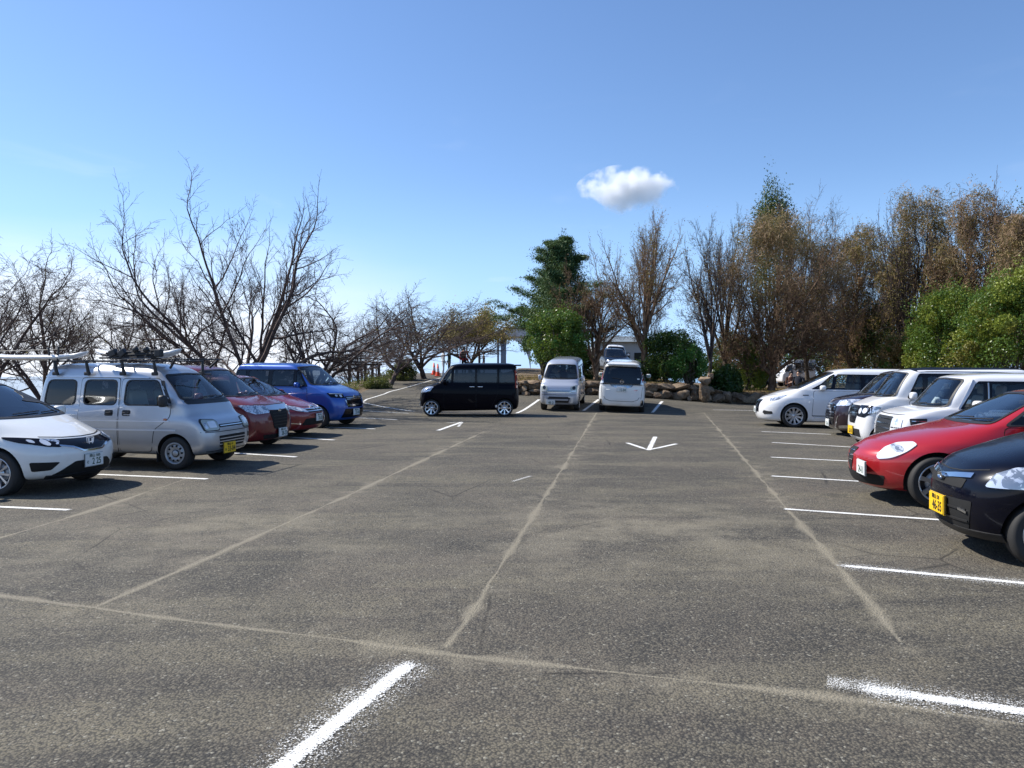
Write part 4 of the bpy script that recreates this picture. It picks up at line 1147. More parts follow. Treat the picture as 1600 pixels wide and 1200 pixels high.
def make_plum():
    S = dict(L=3.72, W=.835, H=1.735, sill=.19, nose=(.97, .12), cowl=(.80, 1.10), head=(1.36, 1.64), belt=(.06, 1.02), tail=(.22, 1.62), Wr=.62,
             wheels=(.70, 3.18, .29), nose_exp=2.9, af=.55)
    C = Car('tall_wagon', S, P_plum, 'plum black tall wagon with a tall ribbed chrome grille, between two white cars', 'car', RIGHT)
    standard(C); glasshouse(C, [(1.10, 1.33, 1.42, 1.46), (1.52, 1.54, 2.28, 2.26), (2.40, 2.40, 3.3, 3.2)], 1.08, 1.56, trim='gloss')
    g_ = C.patch('grille', 'front', [(-.50, .86), (.50, .86), (.44, .40), (.36, .32), (-.36, .32), (-.44, .40)], M['gloss'], off=.008, rad=.04)
    slats(C, 'slat', -.45, .45, (.50, .57, .64, .71, .78, .84), .020, M['chrome'], g_, .016)
    C.mirror2('headlight', 'front', [(.46, .94), (.80, .99), (.82, .90), (.76, .82), (.46, .80)], M['lamp'], subs=[('projector', C.circle(.60, .88, .045), M['lamp_bright'], .014)], off=.012, rad=.02, step=.05)
    for v in ('left', 'right'): C.patch('headlight', v, [(.20, .82), (.46, .87), (.62, .97), (.30, .94)], M['lamp'], off=.012, rad=.02, step=.04)
    C.mirror2('chrome_strip', 'front', [(.60, .56), (.62, .56), (.54, .36), (.52, .36)], M['chrome'], off=.012, rad=.004, step=.04)
    C.mirror2('fog_lamp', 'front', [(.56, .25), (.76, .27), (.76, .34), (.60, .32)], M['chrome'], off=.014, rad=.02)
    C.plate(0, .36, 'w', '52-16', dx=.01); C.door([(1.0, .26), (2.3, .26), (2.33, 1.05), (1.10, 1.05)], (2.14, .95))
    C.mirror(1.28, 1.12, P_plum); wheels4(C, 'seven', .19)
    return C
def make_white_kei():
    S = dict(L=3.395, W=.7375, H=1.79, sill=.19, nose=(1.00, .07), cowl=(.52, 1.14), head=(.90, 1.68), belt=(.04, 1.08), tail=(.10, 1.70), Wr=.63,
             wheels=(.50, 3.02, .28), nose_exp=3.6, af=.40)
    C = Car('tall_wagon', S, P_white2, 'white boxy kei wagon with a black roof, twin lamps and a yellow number plate', 'car', RIGHT)
    roofp = M['gloss']
    standard(C, wb=.63, wtop=.54)
    C.band([(.90, 1.13), (3.34, 1.13), (3.26, 1.66), (1.14, 1.66)], M['gloss'], .05)
    C.patch('roof_panel', 'top', [(1.06, -.60), (3.22, -.62), (3.22, .62), (1.06, .60)], P_black, off=.006, rad=.12, step=.12)
    glasshouse(C, [(.96, 1.14, 1.20, 1.22), (1.28, 1.30, 1.95, 1.95), (2.05, 2.05, 2.7, 2.7)], 1.17, 1.60, trim=None, mat_=[M['glass_clear'], M['glass_clear'], M['glass']])
    g_ = C.patch('grille', 'front', [(-.34, .96), (.34, .96), (.30, .74), (.20, .58), (-.20, .58), (-.30, .74)], M['gloss'], off=.008, rad=.03)
    slats(C, 'slat', -.28, .28, (.80, .88), .02, M['chrome'], g_)
    C.mirror2('headlight', 'front', [(.33, .97), (.68, .97), (.70, .80), (.60, .72), (.33, .74)], M['gloss'], subs=[('projector', C.circle(.43, .85, .062), M['lamp_bright'], .014), ('projector', C.circle(.58, .86, .058), M['lamp_bright'], .014)], off=.012, rad=.02, step=.05)
    for v in ('left', 'right'): C.patch('headlight', v, [(.10, .80), (.30, .82), (.42, .95), (.12, .96)], M['lamp'], off=.011, rad=.01, step=.04)
    C.patch('lower_intake', 'front', [(-.30, .30), (.46, .30), (.46, .46), (-.30, .46)], M['hole'], off=.008, rad=.02)
    C.plate(-.05, .42, 'y', '63-58', dx=.01); C.mirror(.98, 1.2, P_white2); wheels4(C, 'seven', .18)
    C.door([(.90, .27), (1.96, .27), (1.98, 1.10), (.95, 1.10)], (1.82, 1.0))
    return C
def make_white_big():
    S = dict(L=3.79, W=.835, H=1.70, sill=.19, nose=(.98, .06), cowl=(.64, 1.10), head=(1.04, 1.60), belt=(.04, 1.06), tail=(.12, 1.62), Wr=.68,
             wheels=(.66, 3.12, .29), nose_exp=3.8, af=.42)
    C = Car('tall_wagon', S, P_white2, 'white tall wagon with big stacked square headlights and dark slatted vents, behind the red hatchback', 'car', RIGHT)
    standard(C, wb=.73, wtop=.60)
    C.band([(1.00, 1.09), (3.72, 1.09), (3.62, 1.56), (1.30, 1.56)], M['gloss'], .03)
    glasshouse(C, [(1.05, 1.27, 1.38, 1.40), (1.48, 1.50, 2.24, 2.24), (2.36, 2.36, 3.06, 3.06), (3.16, 3.16, 3.64, 3.58)], 1.12, 1.52, trim=None, rad=.02, mat_=[M['glass_clear'], M['glass_clear'], M['glass'], M['glass']])
    for v in ('left', 'right'): C.ribbon('pillar_trim', v, [(.98, 1.09), (1.24, 1.57)], .030, M['alloy'], off=.018); 
    for v in ('left', 'right'): C.ribbon('pillar_trim', v, [(1.43, 1.12), (1.45, 1.53)], .018, M['alloy'], off=.018)
    g_ = C.patch('grille', 'front', [(-.40, .93), (.40, .93), (.40, .50), (-.40, .50)], M['black'], off=.008, rad=.02)
    slats(C, 'slat', -.38, .38, (.56, .64, .72, .80, .88), .018, M['chrome'], g_, .014)
    C.mirror2('headlight', 'front', [(.42, .91), (.70, .91), (.71, .68), (.42, .66)], M['lamp_bright'], subs=[('projector', C.circle(.57, .85, .06), M['lamp'], .014), ('lamp_inner', [(.44, .76), (.70, .76), (.70, .74), (.44, .74)], M['gloss'], .014)], off=.014, rad=.02, step=.05)
    C.mirror2('fog_lamp', 'front', [(.38, .60), (.66, .60), (.66, .44), (.38, .44)], M['chrome'], subs=[('fog_vent', [(.42, .57), (.62, .57), (.62, .47), (.42, .47)], M['hole'], .016)], off=.011, rad=.02)
    for v in ('left', 'right'):
        q = C.patch('fender_vent', v, [(.24, .70), (.46, .70), (.48, .93), (.22, .92)], M['black'], off=.011, rad=.02, step=.05)
        for z in (.76, .82, .88): C.ribbon('slat', v, [(.25, z), (.46, z)], .012, M['chrome'], off=.016, parent=q)
    C.plate(0, .40, 'w', '30-12'); C.mirror(1.22, 1.16, P_white2, sz=(.13, .22, .17), stalk=.05); wheels4(C, 'seven', .19)
    C.door([(1.06, .27), (2.28, .27), (2.30, 1.05), (1.10, 1.05)], (2.1, .96)); C.door([(2.33, .27), (2.7, .27), (2.9, .6), (3.2, .72), (3.2, 1.05), (2.34, 1.05)], (2.5, .96))
    C.seam('front', [(-.65, .975), (0, .965), (.65, .975)], .01)
    return C
def make_red_coupe():
    S = dict(L=4.06, W=.86, H=1.45, sill=.18, nose=(.76, .16), cowl=(1.30, 1.0), head=(2.05, 1.38), belt=(.15, 1.02), tail=(.60, 1.36), Wr=.58,
             wheels=(.80, 3.31, .315), nose_exp=2.25, af=.95)
    C = Car('hatchback', S, P_red3, 'ruby red round-nosed hatchback with an oval headlight and an offset white plate', 'car', RIGHT)
    standard(C, wb=.68, wtop=.50)
    glasshouse(C, [(1.55, 2.05, 2.70, 2.65), (2.80, 2.75, 3.3, 3.05)], lambda x: 1.01+.02*(x-1.5), lambda x: 1.33, rad=.05)
    pass
    for v in ('left', 'right'): C.patch('projector', v, [(.40+.06*math.cos(q/2), .70+.045*math.sin(q/2)) for q in range(12)], M['lamp'], off=.016, rad=.01, step=.03, parent=C.patch('headlight', v, [(.20, .56), (.32, .585), (.50, .68), (.60, .755), (.58, .785), (.42, .765), (.27, .69), (.19, .60)], M['lamp_bright'], off=.013, rad=.05, step=.04))
    g_ = C.patch('grille', 'front', [(-.13, .66), (.13, .66), (.10, .48), (0, .34), (-.10, .48)], M['hole'], off=.008, rad=.03)
    slats(C, 'slat', -.10, .10, (.50, .56, .62), .012, M['chrome'], g_)
    C.patch('lower_intake', 'front', [(-.60, .36), (.60, .36), (.54, .23), (-.54, .23)], M['hole'], off=.008, rad=.03)
    C.plate(.42, .44, 'w', '24-11', dx=-.0)
    C.door([(1.46, .26), (2.72, .26), (2.78, .98), (1.52, .98)], (2.56, .86), P_red3)
    C.mirror(1.78, 1.03, P_red3, sz=(.14, .20, .13)); wheels4(C, 'seven', .225)
    return C
def make_navy():
    S = dict(L=3.4, W=.7375, H=1.66, sill=.18, nose=(.86, .13), cowl=(1.0, 1.09), head=(1.62, 1.54), belt=(.06, 1.0), tail=(.25, 1.56), Wr=.58,
             wheels=(.59, 2.95, .285), nose_exp=2.7, af=.58)
    C = Car('kei_wagon', S, P_navy, 'glossy navy black small car with yellow number plate, nearest car on the right', 'car', RIGHT)
    standard(C, wb=.60, wtop=.49)
    glasshouse(C, [(1.35, 1.58, 1.62, 1.66), (1.70, 1.74, 2.3, 2.28), (2.4, 2.4, 3.05, 2.95)], 1.08, 1.47, rad=.04)
    g_ = C.patch('grille', 'front', [(-.38, .70), (.38, .70), (.36, .62), (-.36, .62)], M['hole'], off=.006, rad=.015)
    C.ribbon('chrome_strip', 'front', [(-.42, .735), (-.2, .715), (0, .69), (.2, .715), (.42, .735)], .04, M['chrome'], off=.016, parent=g_)
    p, n = C.nrm('front', 0, .69); C.box('emblem', (p.x+.03, 0, .69), (.012, .11, .06), M['chrome'], g_, bev=.02)
    pass
    for v in ('left', 'right'): C.patch('headlight', v, [(.16, .66), (.46, .665), (.68, .80), (.60, .85), (.38, .835), (.24, .77)], M['lamp'], off=.013, rad=.03, step=.04)
    lo = C.patch('lower_intake', 'front', [(-.48, .52), (.48, .52), (.44, .36), (.40, .27), (-.40, .27), (-.44, .36)], M['hole'], off=.006, rad=.02)
    slats(C, 'slat', -.42, .42, (.34, .44), .016, M['black'], lo, .016)
    C.ribbon('intake_strip', 'front', [(.34, .44), (.43, .42)], .02, M['chrome'], off=.02, parent=lo)
    for v in ('left', 'right'): C.patch('fog_lamp_recess', v, [(.36, .45), (.44, .46), (.44, .36), (.37, .37)], M['gloss'], off=.009, rad=.03, step=.03)
    C.patch('bumper_lip', 'front', [(-.62, .27), (.62, .27), (.60, .21), (-.60, .21)], M['black'], off=.015, rad=.01)
    C.plate(0.0, .43, 'y', '46-35', '\u5ca1\u5c71 58', dx=.02)
    C.door([(1.02, .26), (2.18, .26), (2.22, 1.0), (1.04, 1.0)], (2.05, .88))
    C.seam('front', [(-.5, .80), (-.25, .765), (0, .755), (.25, .765), (.5, .80)], .008)
    C.mirror(1.18, 1.08, P_navy); wheels4(C, 'seven', .195)
    return C
def make_far_van():
    S = dict(L=4.7, W=.85, H=1.98, sill=.24, nose=(.98, .10), cowl=(.55, 1.20), head=(1.25, 1.82), belt=(.05, 1.1), tail=(.12, 1.82), Wr=.66, wheels=(.9, 3.5, .31), nose_exp=3.6, af=.45)
    C = Car('van', S, P_white2, 'white van on the upper lot seen between the tree trunks above the stone wall', 'van')
    standard(C); glasshouse(C, [(1.1, 1.3, 1.9, 1.9), (2.1, 2.1, 3.1, 3.1), (3.3, 3.3, 4.4, 4.4)], 1.2, 1.7)
    C.mirror2('headlight', 'front', [(.5, .72), (.78, .72), (.78, .92), (.5, .90)], M['lamp']); C.patch('grille', 'front', [(-.46, .88), (.46, .88), (.44, .72), (-.44, .72)], M['black'])
    C.patch('lower_intake', 'front', [(-.5, .5), (.5, .5), (.5, .36), (-.5, .36)], M['hole']); C.plate(0, .45, 'w', '11-08'); C.mirror(1.0, 1.25, P_white2); wheels4(C, 'steel', .2)
    return C
def make_far_dark():
    S = dict(L=4.5, W=.87, H=1.62, sill=.2, nose=(.88, .10), cowl=(1.1, 1.05), head=(1.9, 1.54), belt=(.1, 1.05), tail=(.45, 1.5), Wr=.63, wheels=(.85, 3.5, .32), nose_exp=2.8, af=.6)
    C = Car('car', S, P_navy, 'dark blue car on the upper lot half hidden behind the pearl white minivan roof', 'car')
    standard(C); glasshouse(C, [(1.6, 2.0, 2.6, 2.6), (2.7, 2.7, 3.7, 3.5)], 1.06, 1.46)
    C.mirror2('headlight', 'front', [(.5, .70), (.82, .74), (.82, .86), (.5, .82)], M['lamp']); C.patch('grille', 'front', [(-.42, .8), (.42, .8), (.40, .60), (-.40, .60)], M['gloss']); C.plate(0, .45, 'w', '70-31'); wheels4(C, 'seven', .21)
    return C
def make_far_pale():
    S = dict(L=3.9, W=.82, H=1.60, sill=.2, nose=(.85, .10), cowl=(.9, 1.02), head=(1.6, 1.5), belt=(.1, 1.0), tail=(.35, 1.5), Wr=.60, wheels=(.75, 3.2, .30), nose_exp=3, af=.55)
    C = Car('car', S, P_silver2, 'pale grey car glimpsed between dark tree trunks behind the low part of the stone wall', 'car')
    standard(C); glasshouse(C, [(1.3, 1.6, 2.2, 2.2), (2.3, 2.3, 3.2, 3.1)], 1.04, 1.42)
    C.mirror2('headlight', 'front', [(.5, .70), (.78, .74), (.78, .86), (.5, .82)], M['lamp']); C.patch('grille', 'front', [(-.42, .8), (.42, .8), (.40, .60), (-.40, .60)], M['gloss']); wheels4(C, 'seven', .2)
    return C
def make_covered():
    S = dict(L=3.4, W=.74, H=1.50, sill=.19, nose=(.76, .15), cowl=(.85, 1.0), head=(1.5, 1.40), belt=(.06, .98), tail=(.30, 1.38), Wr=.56, wheels=(.7, 3.0, .28), nose_exp=2.6, af=.6)
    C = Car('car', S, P_white, 'white small car whose roof shows between the nearest hatchback and the silver van', 'car')
    standard(C); glasshouse(C, [(1.3, 1.5, 2.2, 2.2), (2.3, 2.3, 3.1, 2.9)], 1.0, 1.34); wheels4(C, 'steel', .18)
    return C

make_hatch().finish((-5.87, 10.6), -10.1)
van = make_kei_van_silver().finish((-4.80, 13.0), -11)
make_tall_red().finish((-4.80, 15.7), -10.5)
make_low_red().finish((-4.70, 18.4), -10)
make_blue().finish((-4.40, 21.3), -17)
make_black_wagon().finish((-3.15, 26.1), 179.0)
make_kei_van_front().finish((1.72, 27.9), -100.1)
MR = make_minivan_rear(); MR.finish((3.95+UAX.x*4.69, 27.4+UAX.y*4.69), 79.9)
make_white_minivan().finish((7.33, 22.8), 169.9)
make_plum().finish((8.15, 19.5), 169.9, -.04)
make_white_kei().finish((7.42, 16.5), 169.9, -.06)
make_white_big().finish((6.60, 13.5), 169.9, -.08)
make_red_coupe().finish((4.45, 9.95), 169.9)
make_navy().finish((3.97, 7.0), 169.5)
UP = [make_far_van().finish((58*(957-800)/FOC, 56), -92), make_far_dark().finish((48*(972-800)/FOC, 49), -86), make_far_pale().finish((50*(1118-800)/FOC, 51), 176)]
# ------------------------------------------------------------------ vegetation
def bark(name, lo, hi):
    m = mat(name, lo, .9, spec=.2); t = NT(m); P = t.pos()
    mp = t.n('ShaderNodeMapping'); mp.inputs['Scale'].default_value = (1, 1, .35); t.l(P, mp.inputs[0])
    n = t.noise(mp.outputs[0], 9, 5, .7); n2 = t.noise(P, 1.3, 3)
    t.l(t.mix(t.math('MULTIPLY', t.rng(n, .35, .68), t.rng(n2, .25, .6, .45, 1)), lo, hi), t.b.inputs['Base Color'])
    t.bump(n, .7, .03); return m
def leafmat(name, a, b, c=None, rough=.55, trans=.25, freq=5.0):
    m = mat(name, a, rough, spec=.35); t = NT(m); P = t.pos()
    w = t.n('ShaderNodeTexWhiteNoise', noise_dimensions='1D')
    at = t.n('ShaderNodeAttribute'); at.attribute_name = 'rnd'; t.l(at.outputs['Fac'], w.inputs['W'])
    col = t.mix(w.outputs['Value'], a, b)
    if c: col = t.mix(t.rng(t.noise(P, .55, 4, .6), .48, .62), col, c)
    t.l(col, t.b.inputs['Base Color'])
    tr = t.n('ShaderNodeBsdfTranslucent'); t.l(t.mix(.5, col, (.3, .35, .05)), tr.inputs['Color'])
    mx = t.n('ShaderNodeMixShader'); mx.inputs[0].default_value = trans
    out = t.t.nodes['Material Output']; t.l(t.b.outputs[0], mx.inputs[1]); t.l(tr.outputs[0], mx.inputs[2]); t.l(mx.outputs[0], out.inputs[0])
    return m
BK_cherry = bark('cherry_bark', (.055, .040, .036), (.17, .13, .115))
BK_brown = bark('brown_bark', (.10, .062, .040), (.34, .225, .145))
BK_grey = bark('grey_bark', (.05, .042, .035), (.19, .155, .12))
LF_dark = leafmat('dark_evergreen_leaf', (.020, .050, .014), (.045, .095, .022), rough=.4)
LF_green = leafmat('broad_green_leaf', (.050, .105, .016), (.115, .19, .030), rough=.38)
LF_bright = leafmat('bright_green_leaf', (.05, .15, .03), (.09, .23, .05), rough=.4)
LF_yellow = leafmat('yellow_green_leaf', (.15, .20, .025), (.26, .30, .045), (.17, .15, .03), rough=.5)
LF_brown = leafmat('dry_brown_leaf', (.21, .135, .07), (.37, .24, .135), (.24, .165, .07), rough=.7)
LF_olive = leafmat('olive_brown_leaf', (.18, .145, .045), (.31, .24, .08), (.32, .19, .08), rough=.65)
FT = leafmat('fine_twig', (.17, .115, .075), (.36, .25, .16), (.25, .20, .09), rough=.85, trans=.1)
LF_needle = leafmat('pine_needle', (.040, .095, .034), (.085, .155, .055), rough=.6, trans=.1)
LF_grass = leafmat('weed_leaf', (.05, .08, .02), (.16, .16, .06), rough=.7)

def tubes(name, lines, m, parent=None, side_of=None):
    """lines: list of (points (n,3), radii (n)); one mesh of tapered tubes"""
    groups = {}
    for P, r in lines:
        k = (len(P), 6 if r[0] > .05 else 4 if r[0] > .018 else 3); groups.setdefault(k, []).append((P, r))
    VV, FF = [], []; base = 0
    for (n, s), L in groups.items():
        P = np.array([p for p, _ in L]); r = np.array([q for _, q in L])
        T = np.empty_like(P); T[:, 1:-1] = P[:, 2:]-P[:, :-2]; T[:, 0] = P[:, 1]-P[:, 0]; T[:, -1] = P[:, -1]-P[:, -2]
        T /= np.linalg.norm(T, axis=2, keepdims=True)+1e-9
        ref = np.where(np.abs(T[:, :1, 2:3]) > .9, np.array([1., 0, 0]), np.array([0, 0, 1.]))
        ref = np.broadcast_to(ref, T.shape)
        A = np.cross(T, ref); A /= np.linalg.norm(A, axis=2, keepdims=True)+1e-9; B = np.cross(T, A)
        an = np.arange(s)*2*np.pi/s
        Vt = P[:, :, None, :] + r[:, :, None, None]*(A[:, :, None, :]*np.cos(an)[None, None, :, None]+B[:, :, None, :]*np.sin(an)[None, None, :, None])
        m_ = len(L); VV.append(Vt.reshape(-1, 3))
        i = np.arange(m_)[:, None, None]*n*s; j = np.arange(n-1)[None, :, None]*s; k = np.arange(s)[None, None, :]; k2 = (k+1) % s
        f = np.stack([i+j+k, i+j+k2, i+j+s+k2, i+j+s+k], -1).reshape(-1, 4)+base
        FF.append(f); base += m_*n*s
    return np_mesh(name, np.concatenate(VV), np.concatenate(FF), m, parent, smooth=True)
def leaves(name, C, N, size, m, parent=None, rng=None, aspect=.55, droop=.3):
    """C: (k,3) centres; each leaf a folded pair of small faces"""
    rng = rng or np.random.default_rng(1); k = len(C)
    d = rng.normal(size=(k, 3)); d[:, 2] -= droop; d /= np.linalg.norm(d, axis=1, keepdims=True)
    n = rng.normal(size=(k, 3)) + np.array([0, 0, .8]); n -= d*(n*d).sum(1, keepdims=True); n /= np.linalg.norm(n, axis=1, keepdims=True)+1e-9
    w = np.cross(d, n); s = size*rng.uniform(.6, 1.3, (k, 1))
    V = np.stack([C-d*s*.5, C+w*s*aspect*.5+n*s*.08, C+d*s*.5, C-w*s*aspect*.5+n*s*.08], 1).reshape(-1, 3)
    F = np.arange(4*k).reshape(-1, 4)
    o = np_mesh(name, V, F, m, parent)
    at = o.data.attributes.new('rnd', 'FLOAT', 'FACE'); at.data.foreach_set('value', rng.random(k).astype(np.float32)*97)
    return o
def rot_about(v, ax, a):
    return v*math.cos(a)+np.cross(ax, v)*math.sin(a)+ax*np.dot(ax, v)*(1-math.cos(a))
def grow(rng, p, d, L, r, lev, S, lines, tips):
    n = 6 if lev < 2 else 5 if lev == 2 else 4
    P = [np.array(p)]; dd = np.array(d, float); st = L/(n-1)
    wob = S['wob'][min(lev, len(S['wob'])-1)]; up = S['up'][min(lev, len(S['up'])-1)]
    for i in range(n-1):
        dd = dd+rng.normal(size=3)*wob+np.array([0, 0, up])
        if P[-1][2] < 1.5 and dd[2] < .30: dd[2] = .30
        dd /= np.linalg.norm(dd); P.append(P[-1]+dd*st)
    P = np.array(P); tt = np.linspace(0, 1, n); rad = r*(1-tt*(1-S['taper'])); rad = np.maximum(rad, S['rmin'])
    lines.append((P, rad))
    if lev >= S['levels']:
        tips.append(P[-1]); tips.append(P[n//2]); return
    nc = S['kids'][lev]; nc = max(1, int(round(nc*rng.uniform(.8, 1.2))))
    for c in range(nc):
        t = S['t0'][lev]+(1-S['t0'][lev])*(c+rng.uniform(.1, .9))/nc
        f = t*(n-1); i = min(n-2, int(f)); q = P[i]+(P[i+1]-P[i])*(f-i)
        tang = P[i+1]-P[i]; tang /= np.linalg.norm(tang)
        ax = rng.normal(size=3); ax -= tang*np.dot(ax, tang); ax /= np.linalg.norm(ax)
        a = R(rng.uniform(*S['ang'][min(lev, len(S['ang'])-1)]))
        nd = rot_about(tang, ax, a)
        LL = L*S['ratio'][min(lev, len(S['ratio'])-1)]*rng.uniform(.7, 1.2)*(1.15-.55*t)
        grow(rng, q, nd, LL, max(S['rmin'], (r*(1-t*(1-S['taper'])))*S['rr']), lev+1, S, lines, tips)
    nd = P[-1]-P[-2]; nd = nd/np.linalg.norm(nd)+rng.normal(size=3)*.12; nd /= np.linalg.norm(nd)
    grow(rng, P[-1], nd, L*.5, max(S['rmin'], r*S['taper']), lev+1, S, lines, tips)
SP_cherry = dict(levels=4, wob=(.10, .13, .16, .18, .2), up=(.02, .035, .05, .05, .03), taper=.45, rmin=.0036, kids=(6, 5, 5, 5), t0=(.25, .2, .15, .12), ang=((30, 62), (28, 60), (28, 60), (25, 60)), ratio=(.62, .55, .52, .50), rr=.62)
SP_up = dict(levels=4, wob=(.07, .13, .15, .17, .2), up=(.02, .03, .05, .05, .03), taper=.42, rmin=.005, kids=(6, 5, 5, 4), t0=(.25, .15, .12, .1), ang=((24, 52), (26, 54), (26, 56), (25, 58)), ratio=(.60, .58, .52, .50), rr=.55)
SP_brush = dict(levels=4, wob=(.06, .10, .12, .15, .2), up=(.0, .01, .03, .03, .0), taper=.42, rmin=.0065, kids=(9, 7, 6, 4), t0=(.12, .12, .12, .1), ang=((30, 70), (30, 65), (28, 60), (25, 60)), ratio=(.55, .55, .52, .50), rr=.5)
def fit(lines, tips, base, bbox, soft=1.0):
    """stretch the branches so the crown fills a box (half widths and height) measured in metres from the base"""
    allp = np.concatenate([p for p, _ in lines])
    x0, x1, y0, y1, z1 = bbox
    q = lambda a, lo: np.percentile(a, lo)
    fx0 = q(allp[:, 0], .25); fx1 = q(allp[:, 0], 99.75); fz = q(allp[:, 2], 99.97); fy0 = q(allp[:, 1], 1); fy1 = q(allp[:, 1], 99)
    def mp(P):
        P = P.copy()
        neg = P[:, 0] < 0
        P[neg, 0] *= abs(x0/min(fx0, -.1)); P[~neg, 0] *= x1/max(fx1, .1)
        neg = P[:, 1] < 0
        P[neg, 1] *= abs(y0/min(fy0, -.1)); P[~neg, 1] *= y1/max(fy1, .1)
        P[:, 2] *= z1/fz
        return P+np.array(base)
    return [(mp(p), r) for p, r in lines], (mp(np.array(tips)) if len(tips) else np.zeros((0, 3)))
def bare_tree(name, label, cat, group, px, dist, top, left, right, seed, S, limbs=5, trunk=1.0, r=.16, bk=None, lean=(0, 0), fan=55, leaf=None, nleaf=0, lsize=.09, stems=1, depth=None, bz=None, leafmin=None, blob=0):
    """px: trunk pixel column, top/left/right: the crown's extent in the photo"""
    rng = np.random.default_rng(seed); b = AT(px, dist)
    if bz is not None: b.z = bz
    k = dist/FOC; H = ZAT(top, dist)-b.z; x0 = (left-px)*k; x1 = (right-px)*k
    lines, tips = [], []
    for s_ in range(stems):
        off = np.array([rng.uniform(-.25, .25)*(stems > 1), rng.uniform(-.2, .2)*(stems > 1), 0])
        # trunk
        n = 6; P = [off.copy()]; d = np.array([lean[0]+rng.normal()*.06+(s_-(stems-1)/2)*.35, lean[1], 1.0]); d /= np.linalg.norm(d)
        for i in range(n-1): d = d+rng.normal(size=3)*.07; d /= np.linalg.norm(d); P.append(P[-1]+d*trunk/(n-1))
        P = np.array(P); rad = np.linspace(r*1.15, r*.82, n); rad[0] *= 1.25; lines.append((P, rad))
        for l in range(limbs):
            a = 2*math.pi*(l+rng.uniform(-.25, .25))/limbs; tl = R(rng.uniform(fan*.45, fan) if limbs > 1 else 5)
            if l == 0: tl = R(22 if fan > 60 else 8)
            dd = np.array([math.cos(a)*math.sin(tl), math.sin(a)*math.sin(tl)*.8, math.cos(tl)])
            st = P[-1] if l < 3 else P[-1-int(rng.integers(0, 3))]
            grow(rng, st, dd, H*.62*rng.uniform(.85, 1.15), r*.62*rng.uniform(.75, 1.1), 0, S, lines, tips)
    dd = depth or (x1-x0)*.42
    L0 = lines; trunks = 0
    lines, tips = fit(L0, tips, (b.x, b.y, b.z-.05), (x0, x1, -dd, dd, H))
    root = empty(name, b); tag(root, label, cat, group)
    inv = -np.array(b)
    lines = [(p+inv, q) for p, q in lines]; tips = tips+inv
    big = [l for l in lines if l[1][0] >= .045]; small = [l for l in lines if l[1][0] < .045]
    tubes('trunk', big, bk or BK_cherry, root); tubes('twigs', small, bk or BK_cherry, root)
    if leaf and nleaf:
        idx = rng.integers(0, len(tips), nleaf); c = tips[idx]+rng.normal(size=(nleaf, 3))*lsize*1.9
        if leafmin: c = c[c[:, 2] > ZAT(leafmin, dist)-b.z + rng.normal(size=len(c))*.15]
        if blob:
            bp = blob_points(rng, blob, ((x0+x1)/2, 0, H*.64), ((x1-x0)/2*.86, dd*.8, H*.33), 60, .26, -.5)
            bp = bp[bp[:, 2] > ZAT(leafmin or 560, dist)-b.z]
            bl = rng.random(len(bp)) < .40
            leaves('fine_twigs', bp[bl], 0, .36, FT, root, rng, aspect=.075, droop=-.7); c = np.concatenate([c, bp[~bl]])
        leaves('leaves', c, nleaf, lsize, leaf, root, rng, aspect=.42)
    return root
CH = 'bare cherry trees along the left edge'; WD = 'trees of the wood behind the stone wall'
def ch(label, *a, **k): return bare_tree('cherry_tree', label, 'tree', CH, *a, **k)
ch('bare tree cut by the left edge, a few dark leaves on its tips', -20, 21, 330, -190, 150, 11, SP_cherry, r=.12, trunk=.9, leaf=LF_olive, nleaf=260, lsize=.07)
ch('bare dark tree standing behind the white hatchback, forking low into crooked limbs', 62, 24, 372, -60, 200, 12, SP_cherry, r=.11, trunk=1.0, leaf=LF_olive, nleaf=350, lsize=.07)
ch('thin bare tree behind the roof rack of the silver van', 150, 30, 398, 60, 300, 13, SP_cherry, r=.10, trunk=1.2, leaf=LF_olive, nleaf=350, lsize=.07)
ch('largest bare cherry tree, spreading high over the two red cars', 392, 26.5, 288, 160, 590, 14, SP_cherry, r=.16, trunk=.9, limbs=9, fan=78, leaf=LF_olive, nleaf=60, lsize=.07)
ch('bare tree behind the blue wagon with limbs reaching to the right', 492, 30, 415, 430, 700, 15, SP_cherry, r=.13, trunk=.7, limbs=6, fan=68, leaf=LF_olive, nleaf=150, lsize=.08)
ch('bare tree leaning over the bend in the painted road edge', 610, 38, 452, 545, 735, 16, SP_cherry, r=.12, trunk=1.0, leaf=LF_brown, nleaf=700, lsize=.09)
ch('bare tree beside the crest of the ramp, trunk split in two', 662, 42, 455, 590, 790, 17, SP_cherry, r=.15, trunk=.8, leaf=LF_brown, nleaf=900, lsize=.09)
ch('low spreading tree at the top of the ramp with olive leaves still on', 735, 50, 478, 650, 808, 18, SP_cherry, r=.14, trunk=1.0, limbs=6, fan=65, leaf=LF_olive, nleaf=26000, lsize=.15, leafmin=533)
ch('small bare tree far behind the painted bend, below the bigger crowns', 560, 44, 470, 500, 650, 19, SP_cherry, r=.11, trunk=1.2, leaf=LF_brown, nleaf=500, lsize=.09, bz=-.8)
ch('slender bare tree between the silver van and the largest cherry tree', 262, 33, 430, 170, 400, 20, SP_cherry, r=.12, trunk=1.1, leaf=LF_olive, nleaf=300, lsize=.07, bz=-.9)

